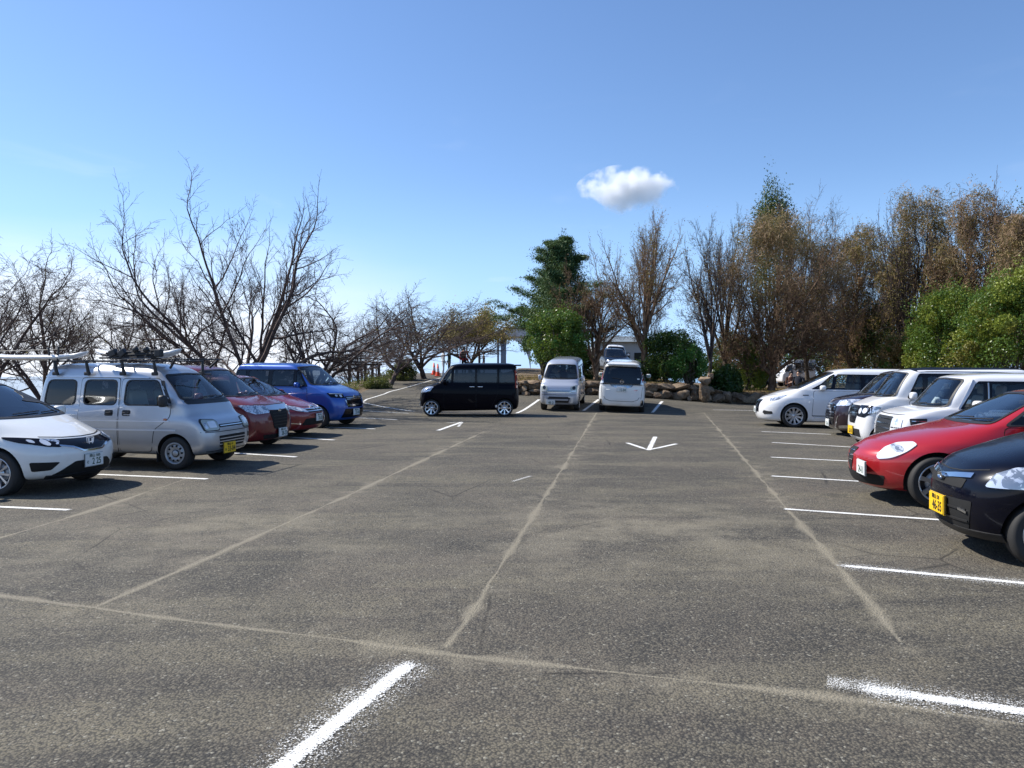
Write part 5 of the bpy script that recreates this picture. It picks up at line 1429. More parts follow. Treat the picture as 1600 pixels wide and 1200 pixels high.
def blob_points(rng, n, c, rad, clumps=60, cr=.28, low=-.6):
    """points of a crown made of leaf clumps spread through an ellipsoid, thinner inside"""
    c = np.array(c); rad = np.array(rad); K = rng.normal(size=(clumps, 3)); K /= np.linalg.norm(K, axis=1, keepdims=True)
    K[:, 2] = np.where(K[:, 2] < low, -K[:, 2], K[:, 2])
    K *= rng.uniform(.45, .98, (clumps, 1))**.7
    i = rng.integers(0, clumps, n); d = rng.normal(size=(n, 3)); d /= np.linalg.norm(d, axis=1, keepdims=True)
    d *= rng.uniform(.35, 1, (n, 1))**.5
    sz = rng.uniform(.6, 1.25, clumps)[i][:, None]
    q = K[i]+d*cr*sz; sp = rng.random(clumps) < .22; k = (sp[i] & (rng.random(n) < .4)); q[k] *= rng.uniform(1.0, 1.28, (k.sum(), 1))
    return c+q*rad
def leafy(name, label, cat, group, px, dist, top, bottom, left, right, seed, lf, n=12000, lsize=.10, clumps=70, cr=.26, depth=None, bk=None, r=.10, second=None, yoff=0):
    rng = np.random.default_rng(seed); b = AT(px, dist); k = dist/FOC
    zt = ZAT(top, dist); zb = ZAT(bottom, dist)-(.5 if name == 'shrub' else 0); x0 = (left-800)*k; x1 = (right-800)*k
    c = ((x0+x1)/2-b.x, yoff, (zt+zb)/2-b.z); rad = ((x1-x0)/2/1.12, depth or (x1-x0)/2*.8, (zt-zb)/2/1.10)
    root = empty(name, b); tag(root, label, cat, group)
    lines, tips = [], []
    for l in range(9):
        a = rng.uniform(0, 6.28); e = rng.uniform(.2, .85)
        tgt = np.array(c)+np.array([math.cos(a)*rad[0]*e, math.sin(a)*rad[1]*e, rad[2]*rng.uniform(-.2, .8)])
        s = np.array([rng.normal()*.08, rng.normal()*.08, -.05]); t_ = np.linspace(0, 1, 6)[:, None]
        P = s+(tgt-s)*t_; P[1:-1] += rng.normal(size=(4, 3))*.12; P[:, 2] += .3*np.sin(np.pi*t_[:, 0])
        lines.append((P, np.linspace(r*rng.uniform(.5, 1), .02, 6)))
    tubes('trunk', lines, bk or BK_grey, root)
    pts = blob_points(rng, n, c, rad, clumps, cr); pts[:, 2] = np.abs(pts[:, 2])
    leaves('crown', pts, n, lsize, lf, root, rng)
    if second:
        lf2, n2 = second; pts = blob_points(rng, n2, c, np.array(rad)*1.03, max(8, clumps//3), cr*.8); pts[:, 2] = np.abs(pts[:, 2]); leaves('crown', pts, n2, lsize, lf2, root, rng)
    return root
# --- the wood behind the wall, from left to right
# layered pine
def pine(px, dist, top, bottom, left, right, seed):
    rng = np.random.default_rng(seed); b = AT(px, dist); k = dist/FOC; H = ZAT(top, dist)-b.z; W = (right-left)*k/2
    root = empty('pine_tree', b); tag(root, 'dark pine with layered pads of needles, tallest evergreen left of the bare trees', 'tree', WD)
    lines = [(np.array([[rng.normal()*.05, 0, H*t] for t in np.linspace(0, 1, 8)]), np.linspace(.17, .02, 8))]; C = []
    for i in range(46):
        t = .22+.78*(i+rng.uniform(0, 1))/46; a = rng.uniform(0, 6.28); Lb = W*(1.04-t)**.9*1.15*rng.uniform(.65, 1.3)*1.3
        s = np.array([0, 0, H*t]); d = np.array([math.cos(a), math.sin(a), .10+.5*t])
        P = s+d*np.linspace(0, Lb, 5)[:, None]; P[:, 2] += .10*Lb*np.linspace(0, 1, 5)**2; lines.append((P, np.linspace(.05, .012, 5)))
        for q in range(10):
            f = rng.uniform(.35, 1.05); c = s+d*Lb*f; c[2] += .10*Lb*f*f; m = 130; rr = .18+.30*rng.uniform(0, 1)*(1.1-t)
            C.append(c+rng.normal(size=(m, 3))*np.array([rr, rr, rr*.34])*.8+np.array([0, 0, .08]))
    for i in range(260):
        t = .12+.86*rng.uniform(0, 1)**.8; a = rng.uniform(0, 6.28); rr = W*.98*(1.02-t)**.8*rng.uniform(.2, 1)**.5
        C.append(np.array([math.cos(a)*rr, math.sin(a)*rr, H*t])+rng.normal(size=(100, 3))*np.array([.24, .24, .16]))
    C.append(np.array([0, 0, H])+rng.normal(size=(200, 3))*np.array([.12, .12, .3]))
    tubes('trunk', lines, BK_brown, root); leaves('crown', np.concatenate(C), 0, .15, LF_needle, root, rng, aspect=.22, droop=-.5)
pine(880, 41, 378, 600, 803, 965, 31)
leafy('pine_tree', 'lower dark pine clump leaning left over the white pavilion', 'tree', WD, 850, 43, 440, 600, 803, 905, 32, LF_needle, 9000, .15, 26, .30)
leafy('evergreen_tree', 'dense round green tree directly behind the pale silver micro van', 'tree', WD, 866, 36.5, 478, 596, 812, 922, 33, LF_green, 16000, .105, 80, .25, second=(LF_bright, 3000), r=.09)
wd = lambda label, *a, **k: bare_tree('bare_tree', label, 'tree', WD, *a, **k)
wd('bare brown tree between the round green tree and the tall red-barked trunk', 927, 38.5, 388, 862, 1005, 41, SP_up, r=.13, trunk=1.6, bk=BK_brown, stems=2, leaf=LF_brown, nleaf=3500, lsize=.08)
wd('tallest bare tree in the middle, straight reddish trunk under a fan of branches', 1003, 38, 318, 935, 1062, 42, SP_up, r=.17, trunk=4.0, limbs=7, fan=46, bk=BK_brown, leaf=LF_olive, nleaf=5000, lsize=.08)
wd('low bare side tree behind the tall red-barked trunk', 1012, 42, 420, 960, 1060, 43, SP_cherry, r=.08, trunk=1.2, bk=BK_cherry)
wd('bare tree with a crooked grey stem right of the middle gap', 1132, 42, 318, 1050, 1180, 44, SP_up, r=.14, trunk=3.2, limbs=6, fan=52, bk=BK_grey, leaf=LF_brown, nleaf=1500, lsize=.08)
wd('thin dark-stemmed bare tree standing upright before the big brown tree', 1108, 40, 335, 1070, 1160, 45, SP_up, r=.11, trunk=2.6, limbs=5, fan=44, bk=BK_cherry, leaf=LF_brown, nleaf=2500, lsize=.08)
leafy('cypress_tree', 'dark green columnar evergreen poking out above the big brown tree', 'tree', WD, 1208, 52, 282, 560, 1170, 1246, 34, LF_dark, 22000, .14, 120, .30)
wd('big rust brown tree with a low twiggy crown spreading over the small white truck', 1205, 40.5, 330, 1112, 1330, 46, SP_brush, r=.17, trunk=1.9, limbs=9, fan=74, bk=BK_brown, leaf=LF_brown, nleaf=12000, blob=24000, lsize=.09, leafmin=548)
wd('bare tree sweeping up to the right of the dark columnar evergreen', 1262, 46, 275, 1205, 1345, 47, SP_up, r=.13, trunk=2.5, limbs=6, fan=32, lean=(.15, 0), bk=BK_grey, leaf=LF_brown, nleaf=1500, lsize=.09)
wd('brown-leaved tree filling the gap below the swept bare branches', 1325, 45, 352, 1255, 1425, 48, SP_brush, r=.14, trunk=2.0, limbs=7, fan=60, bk=BK_brown, leaf=LF_olive, nleaf=10000, blob=24000, lsize=.10)
wd('tall forked tree with dark stems and thin olive leaves over the gap of sky', 1432, 41, 292, 1362, 1500, 49, SP_up, r=.18, trunk=3.0, limbs=7, fan=60, bk=BK_cherry, leaf=LF_olive, nleaf=9000, blob=15000, lsize=.10, stems=2)
wd('bare-topped brown tree left of the right-hand edge', 1520, 38, 298, 1455, 1610, 50, SP_brush, r=.17, trunk=2.6, limbs=8, fan=55, bk=BK_brown, leaf=LF_brown, nleaf=10000, blob=30000, lsize=.10)
wd('twiggy brown tree at the right-hand edge of the photo', 1615, 34, 318, 1540, 1720, 51, SP_brush, r=.17, trunk=2.6, limbs=8, fan=55, bk=BK_brown, leaf=LF_brown, nleaf=10000, blob=32000, lsize=.10)
leafy('evergreen_tree', 'dark green crown in the top right corner of the wood', 'tree', WD, 1600, 46, 290, 560, 1552, 1720, 35, LF_dark, 14000, .14, 60, .26)
leafy('shrub', 'dark leafy shrub behind the white minivan at the wall', 'shrub', WD, 1040, 37.5, 512, 606, 995, 1105, 36, LF_dark, 16000, .10, 70, .26, second=(LF_green, 2500))
leafy('shrub', 'small bright green round bush on the stone wall', 'shrub', WD, 1077, 36.6, 530, 604, 1043, 1113, 37, LF_bright, 12000, .075, 60, .25)
leafy('shrub', 'dull green undergrowth bush below the rust brown tree', 'shrub', WD, 1168, 41, 545, 612, 1145, 1200, 38, LF_yellow, 5000, .09, 40, .28, second=(LF_green, 2000))
leafy('evergreen_tree', 'black green tree shading the small white truck', 'tree', WD, 1290, 57, 468, 605, 1215, 1385, 39, LF_dark, 16000, .14, 70, .26)
leafy('evergreen_tree', 'dark leafy tree under the gap of sky, between brown and light green crowns', 'tree', WD, 1372, 44, 470, 600, 1322, 1440, 52, LF_dark, 16000, .12, 80, .26, second=(LF_olive, 4000))
leafy('evergreen_tree', 'light green hedge tree behind the white tall wagons', 'tree', WD, 1475, 34, 448, 625, 1412, 1560, 53, LF_green, 34000, .10, 150, .22, second=(LF_yellow, 14000))
leafy('evergreen_tree', 'yellow green hedge tree rising at the right edge behind the parked row', 'tree', WD, 1590, 29, 412, 640, 1490, 1740, 54, LF_green, 44000, .10, 170, .20, second=(LF_yellow, 26000))
leafy('shrub', 'brown undergrowth thicket behind the farthest white minivan', 'shrub', WD, 1330, 48, 540, 606, 1290, 1420, 55, LF_olive, 9000, .10, 60, .28)
leafy('shrub', 'olive bush mixed into the foot of the forked tree', 'shrub', WD, 1405, 38, 520, 606, 1370, 1450, 56, LF_olive, 9000, .10, 60, .28, second=(LF_green, 4000))
leafy('shrub', 'sunlit green bush between the round green tree and the bare brown tree', 'shrub', WD, 905, 40, 545, 600, 885, 935, 57, LF_dark, 5000, .10, 40, .28)
leafy('shrub', 'weedy bush on the bank left of the ramp crest', 'shrub', None, 628, 41, 560, 606, 602, 656, 58, LF_grass, 5000, .10, 40, .3)
leafy('shrub', 'low grey green brush on the bank behind the painted bend', 'shrub', None, 585, 36, 590, 622, 562, 612, 59, LF_grass, 3000, .09, 30, .32)

for i, (px_, d_, tp, bt, l_, r_, lb, lf_) in enumerate((
    (1150, 50, 520, 625, 1090, 1215, 'dark undergrowth mass behind the trunks of the middle bare trees', LF_dark),
    (1240, 60, 500, 700, 1150, 1345, 'dark tree mass directly behind the small white truck', LF_dark),
    (1360, 60, 500, 625, 1300, 1440, 'dark tree mass behind the roof of the farthest white minivan', LF_dark),
    (1500, 52, 440, 625, 1420, 1600, 'dark tree mass hidden behind the light green hedge trees', LF_dark),
    (1130, 37.2, 575, 632, 1108, 1160, 'low dark bush at the foot of the standing stone', LF_dark),
    (1700, 40, 380, 625, 1600, 1800, 'dark tree mass beyond the right edge of the hedge', LF_dark),
    (1025, 46, 555, 600, 985, 1100, 'dark undergrowth behind the wall shrubs', LF_dark))):
    leafy('evergreen_tree' if bt-tp > 80 else 'shrub', lb, 'tree' if bt-tp > 80 else 'shrub', WD, px_, d_, tp, bt, l_, r_, 70+i, lf_, 14000, .16, 60, .30)
# ------------------------------------------------------------------ stone wall
rock_m = mat('weathered_rock', (.2, .16, .12), .9, spec=.25); t = NT(rock_m); P = t.pos()
n1 = t.noise(P, 2.2, 6, .65, .3); n2 = t.noise(P, 17, 5, .7)
cc = t.mix(t.rng(n1, .38, .62), (.12, .078, .048), (.28, .205, .135)); cc = t.mix(t.rng(n2, .5, .72, 0, .7), cc, (.30, .26, .20))
t.l(cc, t.b.inputs['Base Color']); t.bump(t.math('ADD', n1, t.math('MULTIPLY', n2, .5)), 1.0, .06)
def rock(name, c, s, seed, parent=None, label=None, cat=None, cuts=11):
    rng = np.random.default_rng(seed); bm = bmesh.new(); bmesh.ops.create_icosphere(bm, subdivisions=4, radius=1.0)
    N = rng.normal(size=(cuts, 3)); N /= np.linalg.norm(N, axis=1, keepdims=True); D = rng.uniform(.50, .88, cuts)
    ph = rng.uniform(0, 6, 6)
    for v in bm.verts:
        p = np.array(v.co)
        for n, d in zip(N, D):
            e = p@n-d
            if e > 0: p = p-n*e*.93
        w = .05*math.sin(p[0]*5+ph[0])*math.sin(p[1]*6+ph[1])+.035*math.sin(p[2]*9+ph[2]+p[0]*7)+.018*math.sin(p[0]*19+ph[3])*math.sin(p[2]*17+ph[4]+p[1]*15)
        p = p*(1+w); v.co = (p[0]*s[0], p[1]*s[1], p[2]*s[2])
    for v in bm.verts: v.co += Vector(c)
    return from_bm(name, bm, rock_m, parent, sharp=28)
rng = random.Random(5)
x = -.45; wall = empty('stone_wall', (6, wall_y(6), g(6, wall_y(6)-.4)))
tag(wall, 'rough wall of brown boulders holding up the bank behind the two vans', 'stone wall')
wl = wall.location; k_ = 0
while x < 14.5:
    w = rng.uniform(.42, .95); xc = x+w/2; y = wall_y(xc); z0 = g(xc, y-.5); h = front_h(xc)-z0 + .02
    two = h > .62 and rng.random() < .75
    if two:
        h1 = h*rng.uniform(.42, .62)
        rock('boulder', (xc-wl.x, y+.02-wl.y+rng.uniform(-.05, .05), z0+h1*.46-wl.z), (w*.60, .42, h1*.66), 100+k_, wall); k_ += 1
        rock('boulder', (xc-wl.x+rng.uniform(-.1, .1), y+.20-wl.y, z0+h1+(h-h1)*.42-wl.z), (w*.66, .40, (h-h1)*.68), 100+k_, wall); k_ += 1
    else:
        rock('boulder', (xc-wl.x, y+.10-wl.y, z0+h*.45-wl.z), (w*.62, .45, h*.62), 100+k_, wall); k_ += 1
    if rng.random() < .45:
        rock('boulder', (xc-wl.x+w*.4, y-.28-wl.y, z0+.08-wl.z), (rng.uniform(.16, .3), .2, rng.uniform(.12, .24)), 100+k_, wall); k_ += 1
    x += w*.93
b = AT(1099, 34.2); r_ = empty('standing_stone', b); tag(r_, 'upright lumpy stone standing taller than the wall beside it, right of the bright bush', 'stone')
rock('lower_block', (0, 0, .42), (.30, .30, .55), 301, r_, cuts=14); rock('upper_block', (.06, .02, .98), (.34, .26, .30), 302, r_, cuts=12); rock('knob', (.34, 0, 1.22), (.15, .16, .17), 303, r_, cuts=8)

# fallen leaves on the bank and along the wall
rg = np.random.default_rng(9); C = []
for _ in range(14000):
    xx = rg.uniform(-.6, 17); yy = wall_y(xx)+.5+abs(rg.normal())*4
    C.append((xx, yy, g(xx, yy)+.015))
for _ in range(5000):
    vv = -13.2-abs(rg.normal())*1.6; uu = rg.uniform(8, 34); xx = VAX.x*vv+UAX.x*uu; yy = VAX.y*vv+UAX.y*uu
    C.append((xx, yy, g(xx, yy)+.015))
o = leaves('fallen_leaves', np.array(C), 0, .10, LF_brown, None, rg, .6, 0); tag(o, kind='stuff')
# weeds at the kerb
C = []
for _ in range(5200):
    if rg.random() < .5:
        yy = rg.uniform(30, 52); xx = -7.3+.05*(yy-30)-abs(rg.normal())*.8
    else:
        vv = -13.0-abs(rg.normal())*.9; uu = rg.uniform(9, 33); xx = VAX.x*vv+UAX.x*uu; yy = VAX.y*vv+UAX.y*uu
    C.append((xx, yy, g(xx, yy)+abs(rg.normal())*.12+.02))
o = leaves('weeds', np.array(C), 0, .13, LF_grass, None, rg, .25, -1.2); tag(o, kind='stuff')

# ------------------------------------------------------------------ buildings and small structures
conc = mat('painted_concrete', (.62, .63, .64), .7); t = NT(conc); t.l(t.mix(t.rng(t.noise(t.pos(), 1.5, 5), .4, .7), (.66, .67, .68), (.50, .50, .49)), t.b.inputs['Base Color'])
colm = mat('blue_grey_column', (.22, .28, .36), .55); roofm = mat('grey_roof', (.17, .20, .22), .7); wallm = mat('grey_wall', (.36, .37, .36), .8)
wood = mat('dark_wood', (.055, .040, .030), .85, spec=.2)
D = 60; b = AT(806, D); kx = lambda px: (px-800)/FOC*D
pv = empty('pavilion', b); tag(pv, 'white concrete pavilion with an arched beam on blue grey columns, left of the pines', 'pavilion')
z0, z1 = ZAT(531, D)-b.z, ZAT(517, D)-b.z; xa, xb = kx(790)-b.x, kx(905)-b.x
bm = bmesh.new(); box_bm(bm, ((xa+xb)/2, 0, (z0+z1)/2+.08), (xb-xa, 5, (z1-z0)*.85), None, .05); from_bm('roof_slab', bm, conc, pv, sharp=40)
bm = bmesh.new(); box_bm(bm, ((xa+xb)/2, 0, z1+.12), (xb-xa+.5, 5.5, .12), None, .03); from_bm('roof_edge', bm, conc, pv, sharp=40)
bm = bmesh.new(); n = 14; top = []; bot = []
for i in range(n+1):
    u = i/n; xx = xa+.3+(kx(828)-b.x-xa-.3)*u; zz_ = z0-.05-(1-math.sqrt(max(0, 1-u*u)))*2.6
    top.append((xx, z0+.02)); bot.append((xx, zz_))
for y_ in (-2.3, -1.9):
    pass
vt = [[bm.verts.new((xx, y_, zz_)) for (xx, zz_) in top] for y_ in (-2.3, -1.9)]; vb = [[bm.verts.new((xx, y_, zz_)) for (xx, zz_) in bot] for y_ in (-2.3, -1.9)]
for i in range(n):
    bm.faces.new((vt[0][i], vt[0][i+1], vb[0][i+1], vb[0][i])); bm.faces.new((vt[1][i+1], vt[1][i], vb[1][i], vb[1][i+1])); bm.faces.new((vb[0][i], vb[0][i+1], vb[1][i+1], vb[1][i]))
from_bm('arch', bm, conc, pv)
for px_, w in ((787, .42), (779, .16), (850, .5), (900, .5)):
    bm = bmesh.new(); box_bm(bm, (kx(px_)-b.x, -2.0 if px_ < 800 else 0, (z0)/2), (w, w, z0+.1), None, .03); from_bm('column', bm, colm, pv, sharp=40)
bm = bmesh.new(); bmesh.ops.create_uvsphere(bm, u_segments=16, v_segments=10, radius=.36, matrix=Matrix.Translation((kx(783)-b.x, -2.4, z0+.35))); from_bm('lamp_globe', bm, M['lens'], pv, smooth=True)
# low grey building behind the upper lot
D = 74; b = AT(958, D); kx = lambda px: (px-800)/FOC*D
bd = empty('building', b); tag(bd, 'low grey building with a shallow roof seen through the gap between the bare trees', 'building')
za = ZAT(536, D)-b.z; zb = ZAT(527, D)-b.z; xa = kx(922)-b.x; xb = kx(1010)-b.x
bm = bmesh.new(); box_bm(bm, ((xa+xb)/2, 0, za/2), (xb-xa-.6, 5, za)); from_bm('wall', bm, wallm, bd)
bm = bmesh.new()
q = [bm.verts.new(v) for v in ((xa, -3, za), (xb, -3, za), (xb, 3, za), (xa, 3, za), (xa+1.4, 0, zb+.1), (xb-1.4, 0, zb+.1))]
for f in ((0, 1, 5, 4), (2, 3, 4, 5), (1, 2, 5), (3, 0, 4), (3, 2, 1, 0)): bm.faces.new([q[i] for i in f])
from_bm('roof', bm, roofm, bd)
for px_ in (938, 955, 972, 990):
    bm = bmesh.new(); box_bm(bm, (kx(px_)-b.x, -2.52, za*.55), (.7, .08, .8), None, .02); from_bm('window', bm, M['lens'], bd)
# pergola posts and globe lamp behind the painted bend
b = AT(575, 39); b.z = g(b.x, b.y)
pg = empty('post_frame', b); tag(pg, 'dark wooden posts under a top rail beyond the bend of the painted line', 'frame')
kx = lambda px: (px-575)/FOC*39
zt = ZAT(571, 39)-b.z
for px_ in (546, 559.5, 571, 582, 592):
    bm = bmesh.new(); box_bm(bm, (kx(px_), 0, zt/2-.4), (.13, .13, zt+.8), None, .01); from_bm('post', bm, wood, pg)
bm = bmesh.new(); box_bm(bm, (kx(569), 0, zt+.05), (kx(596)-kx(540), .16, .12), None, .01); from_bm('rail', bm, wood, pg)
b = AT(588, 41)
gl = empty('globe_lamp', b); tag(gl, 'small white globe lamp on a thin post among the bare trees left of the ramp', 'lamp')
bm = bmesh.new(); hz_ = ZAT(573, 41)-b.z; tube_bm(bm, (0, 0, -.2), (0, 0, hz_-.12), .035, n=8); from_bm('post', bm, M['black'], gl)
bm = bmesh.new(); bmesh.ops.create_uvsphere(bm, u_segments=16, v_segments=10, radius=.16, matrix=Matrix.Translation((0, 0, hz_))); from_bm('globe', bm, M['white_plain'], gl, smooth=True)
# lamp pole right of the wood
b = AT(749, 57); pl = empty('pole', b); tag(pl, 'thin dark pole against the pale sky between the ramp trees and pavilion', 'pole')
bm = bmesh.new(); hz_ = ZAT(528, 57)-b.z; tube_bm(bm, (0, 0, -.2), (0, 0, hz_), .07, .05, 10); from_bm('shaft', bm, M['black'], pl)
bm = bmesh.new(); box_bm(bm, (.1, 0, hz_+.05), (.5, .25, .12), None, .03); from_bm('lamp_head', bm, M['black'], pl)
# orange cone
orange = mat('cone_orange', (.75, .085, .03), .5); white_b = mat('cone_white', (.8, .8, .8), .4)
for i, (px_, d_) in enumerate(((684, 44), (678, 45.5))):
    b = AT(px_, d_); cn = empty('traffic_cone', b); tag(cn, ('nearer orange traffic cone at the crest of the ramp, against the black wagon windshield', 'farther orange traffic cone at the left end of the ramp crest')[i], 'cone', 'orange cones at the ramp crest')
    bm = bmesh.new(); lathe_bm(bm, [(.14, .03), (.035, .72), (.001, .725)], 20, 'Z'); from_bm('cone_body', bm, orange, cn)
    bm = bmesh.new(); box_bm(bm, (0, 0, .015), (.36, .36, .03), None, .008); from_bm('base', bm, orange, cn)
    bm = bmesh.new(); lathe_bm(bm, [(.108, .26), (.076, .46)], 20, 'Z'); from_bm('band', bm, white_b, cn)

# ------------------------------------------------------------------ people
skin = mat('skin', (.50, .30, .20), .55); hairm = mat('hair', (.012, .010, .010), .5)
def cloth(n, c): return mat(n, c, .85, spec=.2)
CL = dict(white=cloth('white_cloth', (.72, .74, .78)), dark=cloth('dark_cloth', (.02, .022, .03)), green=cloth('dark_green_cloth', (.03, .05, .045)), red=cloth('red_cloth', (.38, .04, .05)), jeans=cloth('denim', (.04, .06, .11)), tan=cloth('tan_cloth', (.30, .22, .14)), grey=cloth('grey_cloth', (.3, .3, .31)), brown=cloth('brown_cloth', (.10, .045, .03)))
def person(px, dist, face, H, top, legs, label, walk=.0, arms='down', bag=None, lean=0.0, group=None):
    b = AT(px, dist); k = H/1.72
    root = empty('person', b, R(face)); tag(root, label, 'person', group)
    # joints: facing +X, y left
    V = []; E = []; Rr = []
    def v(x, y, z, r, p=None, rx=None):
        V.append((x*k+lean*max(0, z-.9)*k, y*k, z*k)); Rr.append((r*k, (rx or r)*k)); i = len(V)-1
        if p is not None: E.append((p, i))
        return i
    pel = v(0, 0, .95, .125, None, .155); wa = v(0, 0, 1.10, .105, pel, .135); chs = v(.01, 0, 1.30, .115, wa, .165); ns = v(0, 0, 1.43, .07, chs, .11)
    nk = v(.01, 0, 1.50, .052, ns); hd = v(.02, 0, 1.60, .086, nk, .074); v(.02, 0, 1.67, .070, hd, .065)
    v(.115, 0, 1.585, .012, hd)
    for s in (1, -1):
        st = walk*s
        hp = v(0, .09*s, .90, .090, pel); kn = v(.10*st+.02, .10*s, .50, .058, hp); an = v(.22*st-.04, .10*s, .09, .040, kn)
        he = v(.22*st-.03, .10*s, .045, .040, an); v(.22*st+.12, .11*s, .035, .036, he)
        sh = v(0, .185*s, 1.40, .052, ns)
        if arms == 'down': el = v(-.02-.08*st, .235*s, 1.13, .040, sh); wr = v(.06-.12*st, .245*s, .88, .027, el)
        elif arms == 'phone': el = v(.02, .23*s, 1.14, .040, sh); wr = v(.24, .12*s, 1.22, .027, el)
        else: el = v(-.05, .30*s, 1.18, .040, sh); wr = v(.05, .20*s, .98, .027, el)
        d = Vector(V[wr])-Vector(V[el]); d.normalize(); pm = Vector(V[wr])/k+d*.07
        pa = v(pm.x, pm.y, pm.z, .020, wr, .034)
        side = Vector((1, 0, 0)) if abs(d.z) > .7 else Vector((0, 0, 1))
        for f, (o_, ln) in enumerate(((-.028, .065), (-.009, .078), (.010, .072), (.028, .055))):
            q = pm+side*o_+d*.045; a_ = v(q.x, q.y, q.z, .0085, pa); q2 = q+d*ln*.6+Vector((0, -.012*s, 0)); b_ = v(q2.x, q2.y, q2.z, .0075, a_); q3 = q2+d*ln*.4+Vector((0, -.016*s, 0)); v(q3.x, q3.y, q3.z, .006, b_)
        q = pm+side*.040-d*.02; a_ = v(q.x, q.y-.01*s, q.z, .010, pa); q2 = q+side*.018+d*.04; v(q2.x, q2.y-.015*s, q2.z, .008, a_)
    me = bpy.data.meshes.new('p'); me.from_pydata(V, E, []); o = bpy.data.objects.new('p', me); COL.objects.link(o)
    md = o.modifiers.new('s', 'SKIN'); md.use_smooth_shade = True
    lay = me.skin_vertices[0].data
    for i, (ra, rb) in enumerate(Rr): lay[i].radius = (ra, rb)
    lay[0].use_root = True
    s2 = o.modifiers.new('u', 'SUBSURF'); s2.levels = 1; s2.render_levels = 1
    m2 = eval_mesh(o); bpy.data.objects.remove(o); m2.name = 'body'
    m2.materials.clear()
    for m_ in (skin, CL[top], CL[legs], M['black']): m2.materials.append(m_)
    hz = [Vector(V[i]) for i in range(len(V))]
    for p in m2.polygons:
        c = p.center/k; c.x -= lean*max(0, c.z-.9); r_ = math.hypot(c.x, c.y); arm = abs(c.y) > .17
        if c.z > 1.475: p.material_index = 0
        elif c.z < .10: p.material_index = 3
        elif c.z < .93 and not arm: p.material_index = 2
        elif arm and c.z < .90 and arms == 'down': p.material_index = 0
        else: p.material_index = 1
        if arms == 'phone' and c.x > .20: p.material_index = 0
    body = bpy.data.objects.new('body', m2); COL.objects.link(body); body.parent = root; m2.shade_smooth()
    hb = bmesh.new(); bmesh.ops.create_uvsphere(hb, u_segments=18, v_segments=12, radius=1)
    hx = .02+lean*.7
    for q in list(hb.verts):
        q.co = Vector((q.co.x*.105-.016, q.co.y*.092, q.co.z*.125))
        if q.co.x > .045 and q.co.z < .055: q.co.x = .045
        if q.co.z < -.02 and q.co.x > -.02: q.co.z = -.02
        q.co = (q.co+Vector((hx, 0, 1.635)))*k
    from_bm('hair', hb, hairm, root, smooth=True)
    fb = bmesh.new()
    for s in (1, -1):
        bmesh.ops.create_uvsphere(fb, u_segments=8, v_segments=6, radius=.011*k, matrix=Matrix.Translation(Vector((hx+.083, .030*s, 1.612))*k))
    box_bm(fb, Vector((hx+.088, 0, 1.545))*k, (.012*k, .045*k, .009*k)); from_bm('face', fb, hairm, root)
    eb = bmesh.new()
    for s in (1, -1): bmesh.ops.create_uvsphere(eb, u_segments=8, v_segments=6, radius=.026*k, matrix=Matrix.Translation(Vector((hx-.002, .082*s, 1.60))*k) @ Matrix.Diagonal((.8, .4, 1.2, 1)))
    from_bm('ears', eb, skin, root, smooth=True)
    if bag:
        bb = bmesh.new(); box_bm(bb, Vector((-.20, 0, 1.22))*k, (.18*k, .30*k, .44*k), None, .06*k); bo = from_bm('backpack', bb, CL[bag], None, sharp=50)
        bo.location = root.location; bo.rotation_euler = root.rotation_euler; tag(bo, bag+' backpack worn by the person '+label.split(' ', 1)[1].split(' ')[0]+' the ramp crest' if False else 'dark backpack on the back of the person in a red top', 'backpack')
    return root
person(692.5, 43.2, 20, 1.62, 'white', 'white', 'person in white top and trousers, leftmost on the ramp crest', .3, 'hip')
person(702, 43.8, -160, 1.60, 'green', 'dark', 'person in a dark green jacket facing the one in white', .1)
person(725, 45.5, 80, 1.68, 'red', 'dark', 'person in a red top walking away up the ramp with a backpack', .5, 'down', 'dark')
person(749, 58, 10, 1.62, 'brown', 'dark', 'person in a brown jacket beside the thin dark pole', .1, 'phone')
person(756, 58.6, 190, 1.60, 'dark', 'jeans', 'person in black with jeans facing the thin dark pole', .1)
person(1236, 31.4, -95, 1.62, 'brown', 'dark', 'person in a maroon coat in front of the small white truck, left of the pair', .1, 'phone')
person(1248, 30.6, -140, 1.68, 'dark', 'jeans', 'person in a black jacket, right of the pair in front of the small white truck', .1, 'hip')

# ------------------------------------------------------------------ roof rack and load of the silver van
def vloc(x, y, z): return Vector((x, y, z))
rk = van.root
for i, xb_ in enumerate((-1.02, -1.62, -2.30, -2.92)):
    bm = bmesh.new(); tube_bm(bm, (xb_, -.72, 1.80), (xb_, .72, 1.80), .014, n=8)
    for s in (1, -1):
        tube_bm(bm, (xb_, s*.68, 1.80), (xb_+(.02), s*.655, 1.60), .022, .03, 8); box_bm(bm, (xb_, s*.655, 1.585), (.10, .06, .06), None, .015)
    from_bm('roof_bar', bm, M['black'], rk)
bm = bmesh.new(); tube_bm(bm, (-1.0, -.50, 1.83), (-.62, -.50, 1.83), .012, n=8); tube_bm(bm, (-.62, -.7, 1.83), (-.62, .7, 1.83), .012, n=8)
for s in (1, -1): tube_bm(bm, (-.66, s*.62, 1.83), (-.80, s*.56, 1.68), .02, n=8)
from_bm('roof_bar', bm, M['black'], rk)
bm = bmesh.new(); tube_bm(bm, (-2.95, -.58, 1.80), (-2.92, -.58, 2.05), .016, n=8); tube_bm(bm, (-3.10, -.58, 1.80), (-3.12, -.58, 2.03), .016, n=8); tube_bm(bm, (-4.2, -.56, 1.97), (-2.8, -.56, 2.00), .008, n=6); tube_bm(bm, (-3.12, -.58, 2.02), (-3.22, -.5, 2.02), .014, n=6)
from_bm('rack_upright', bm, M['black'], rk)
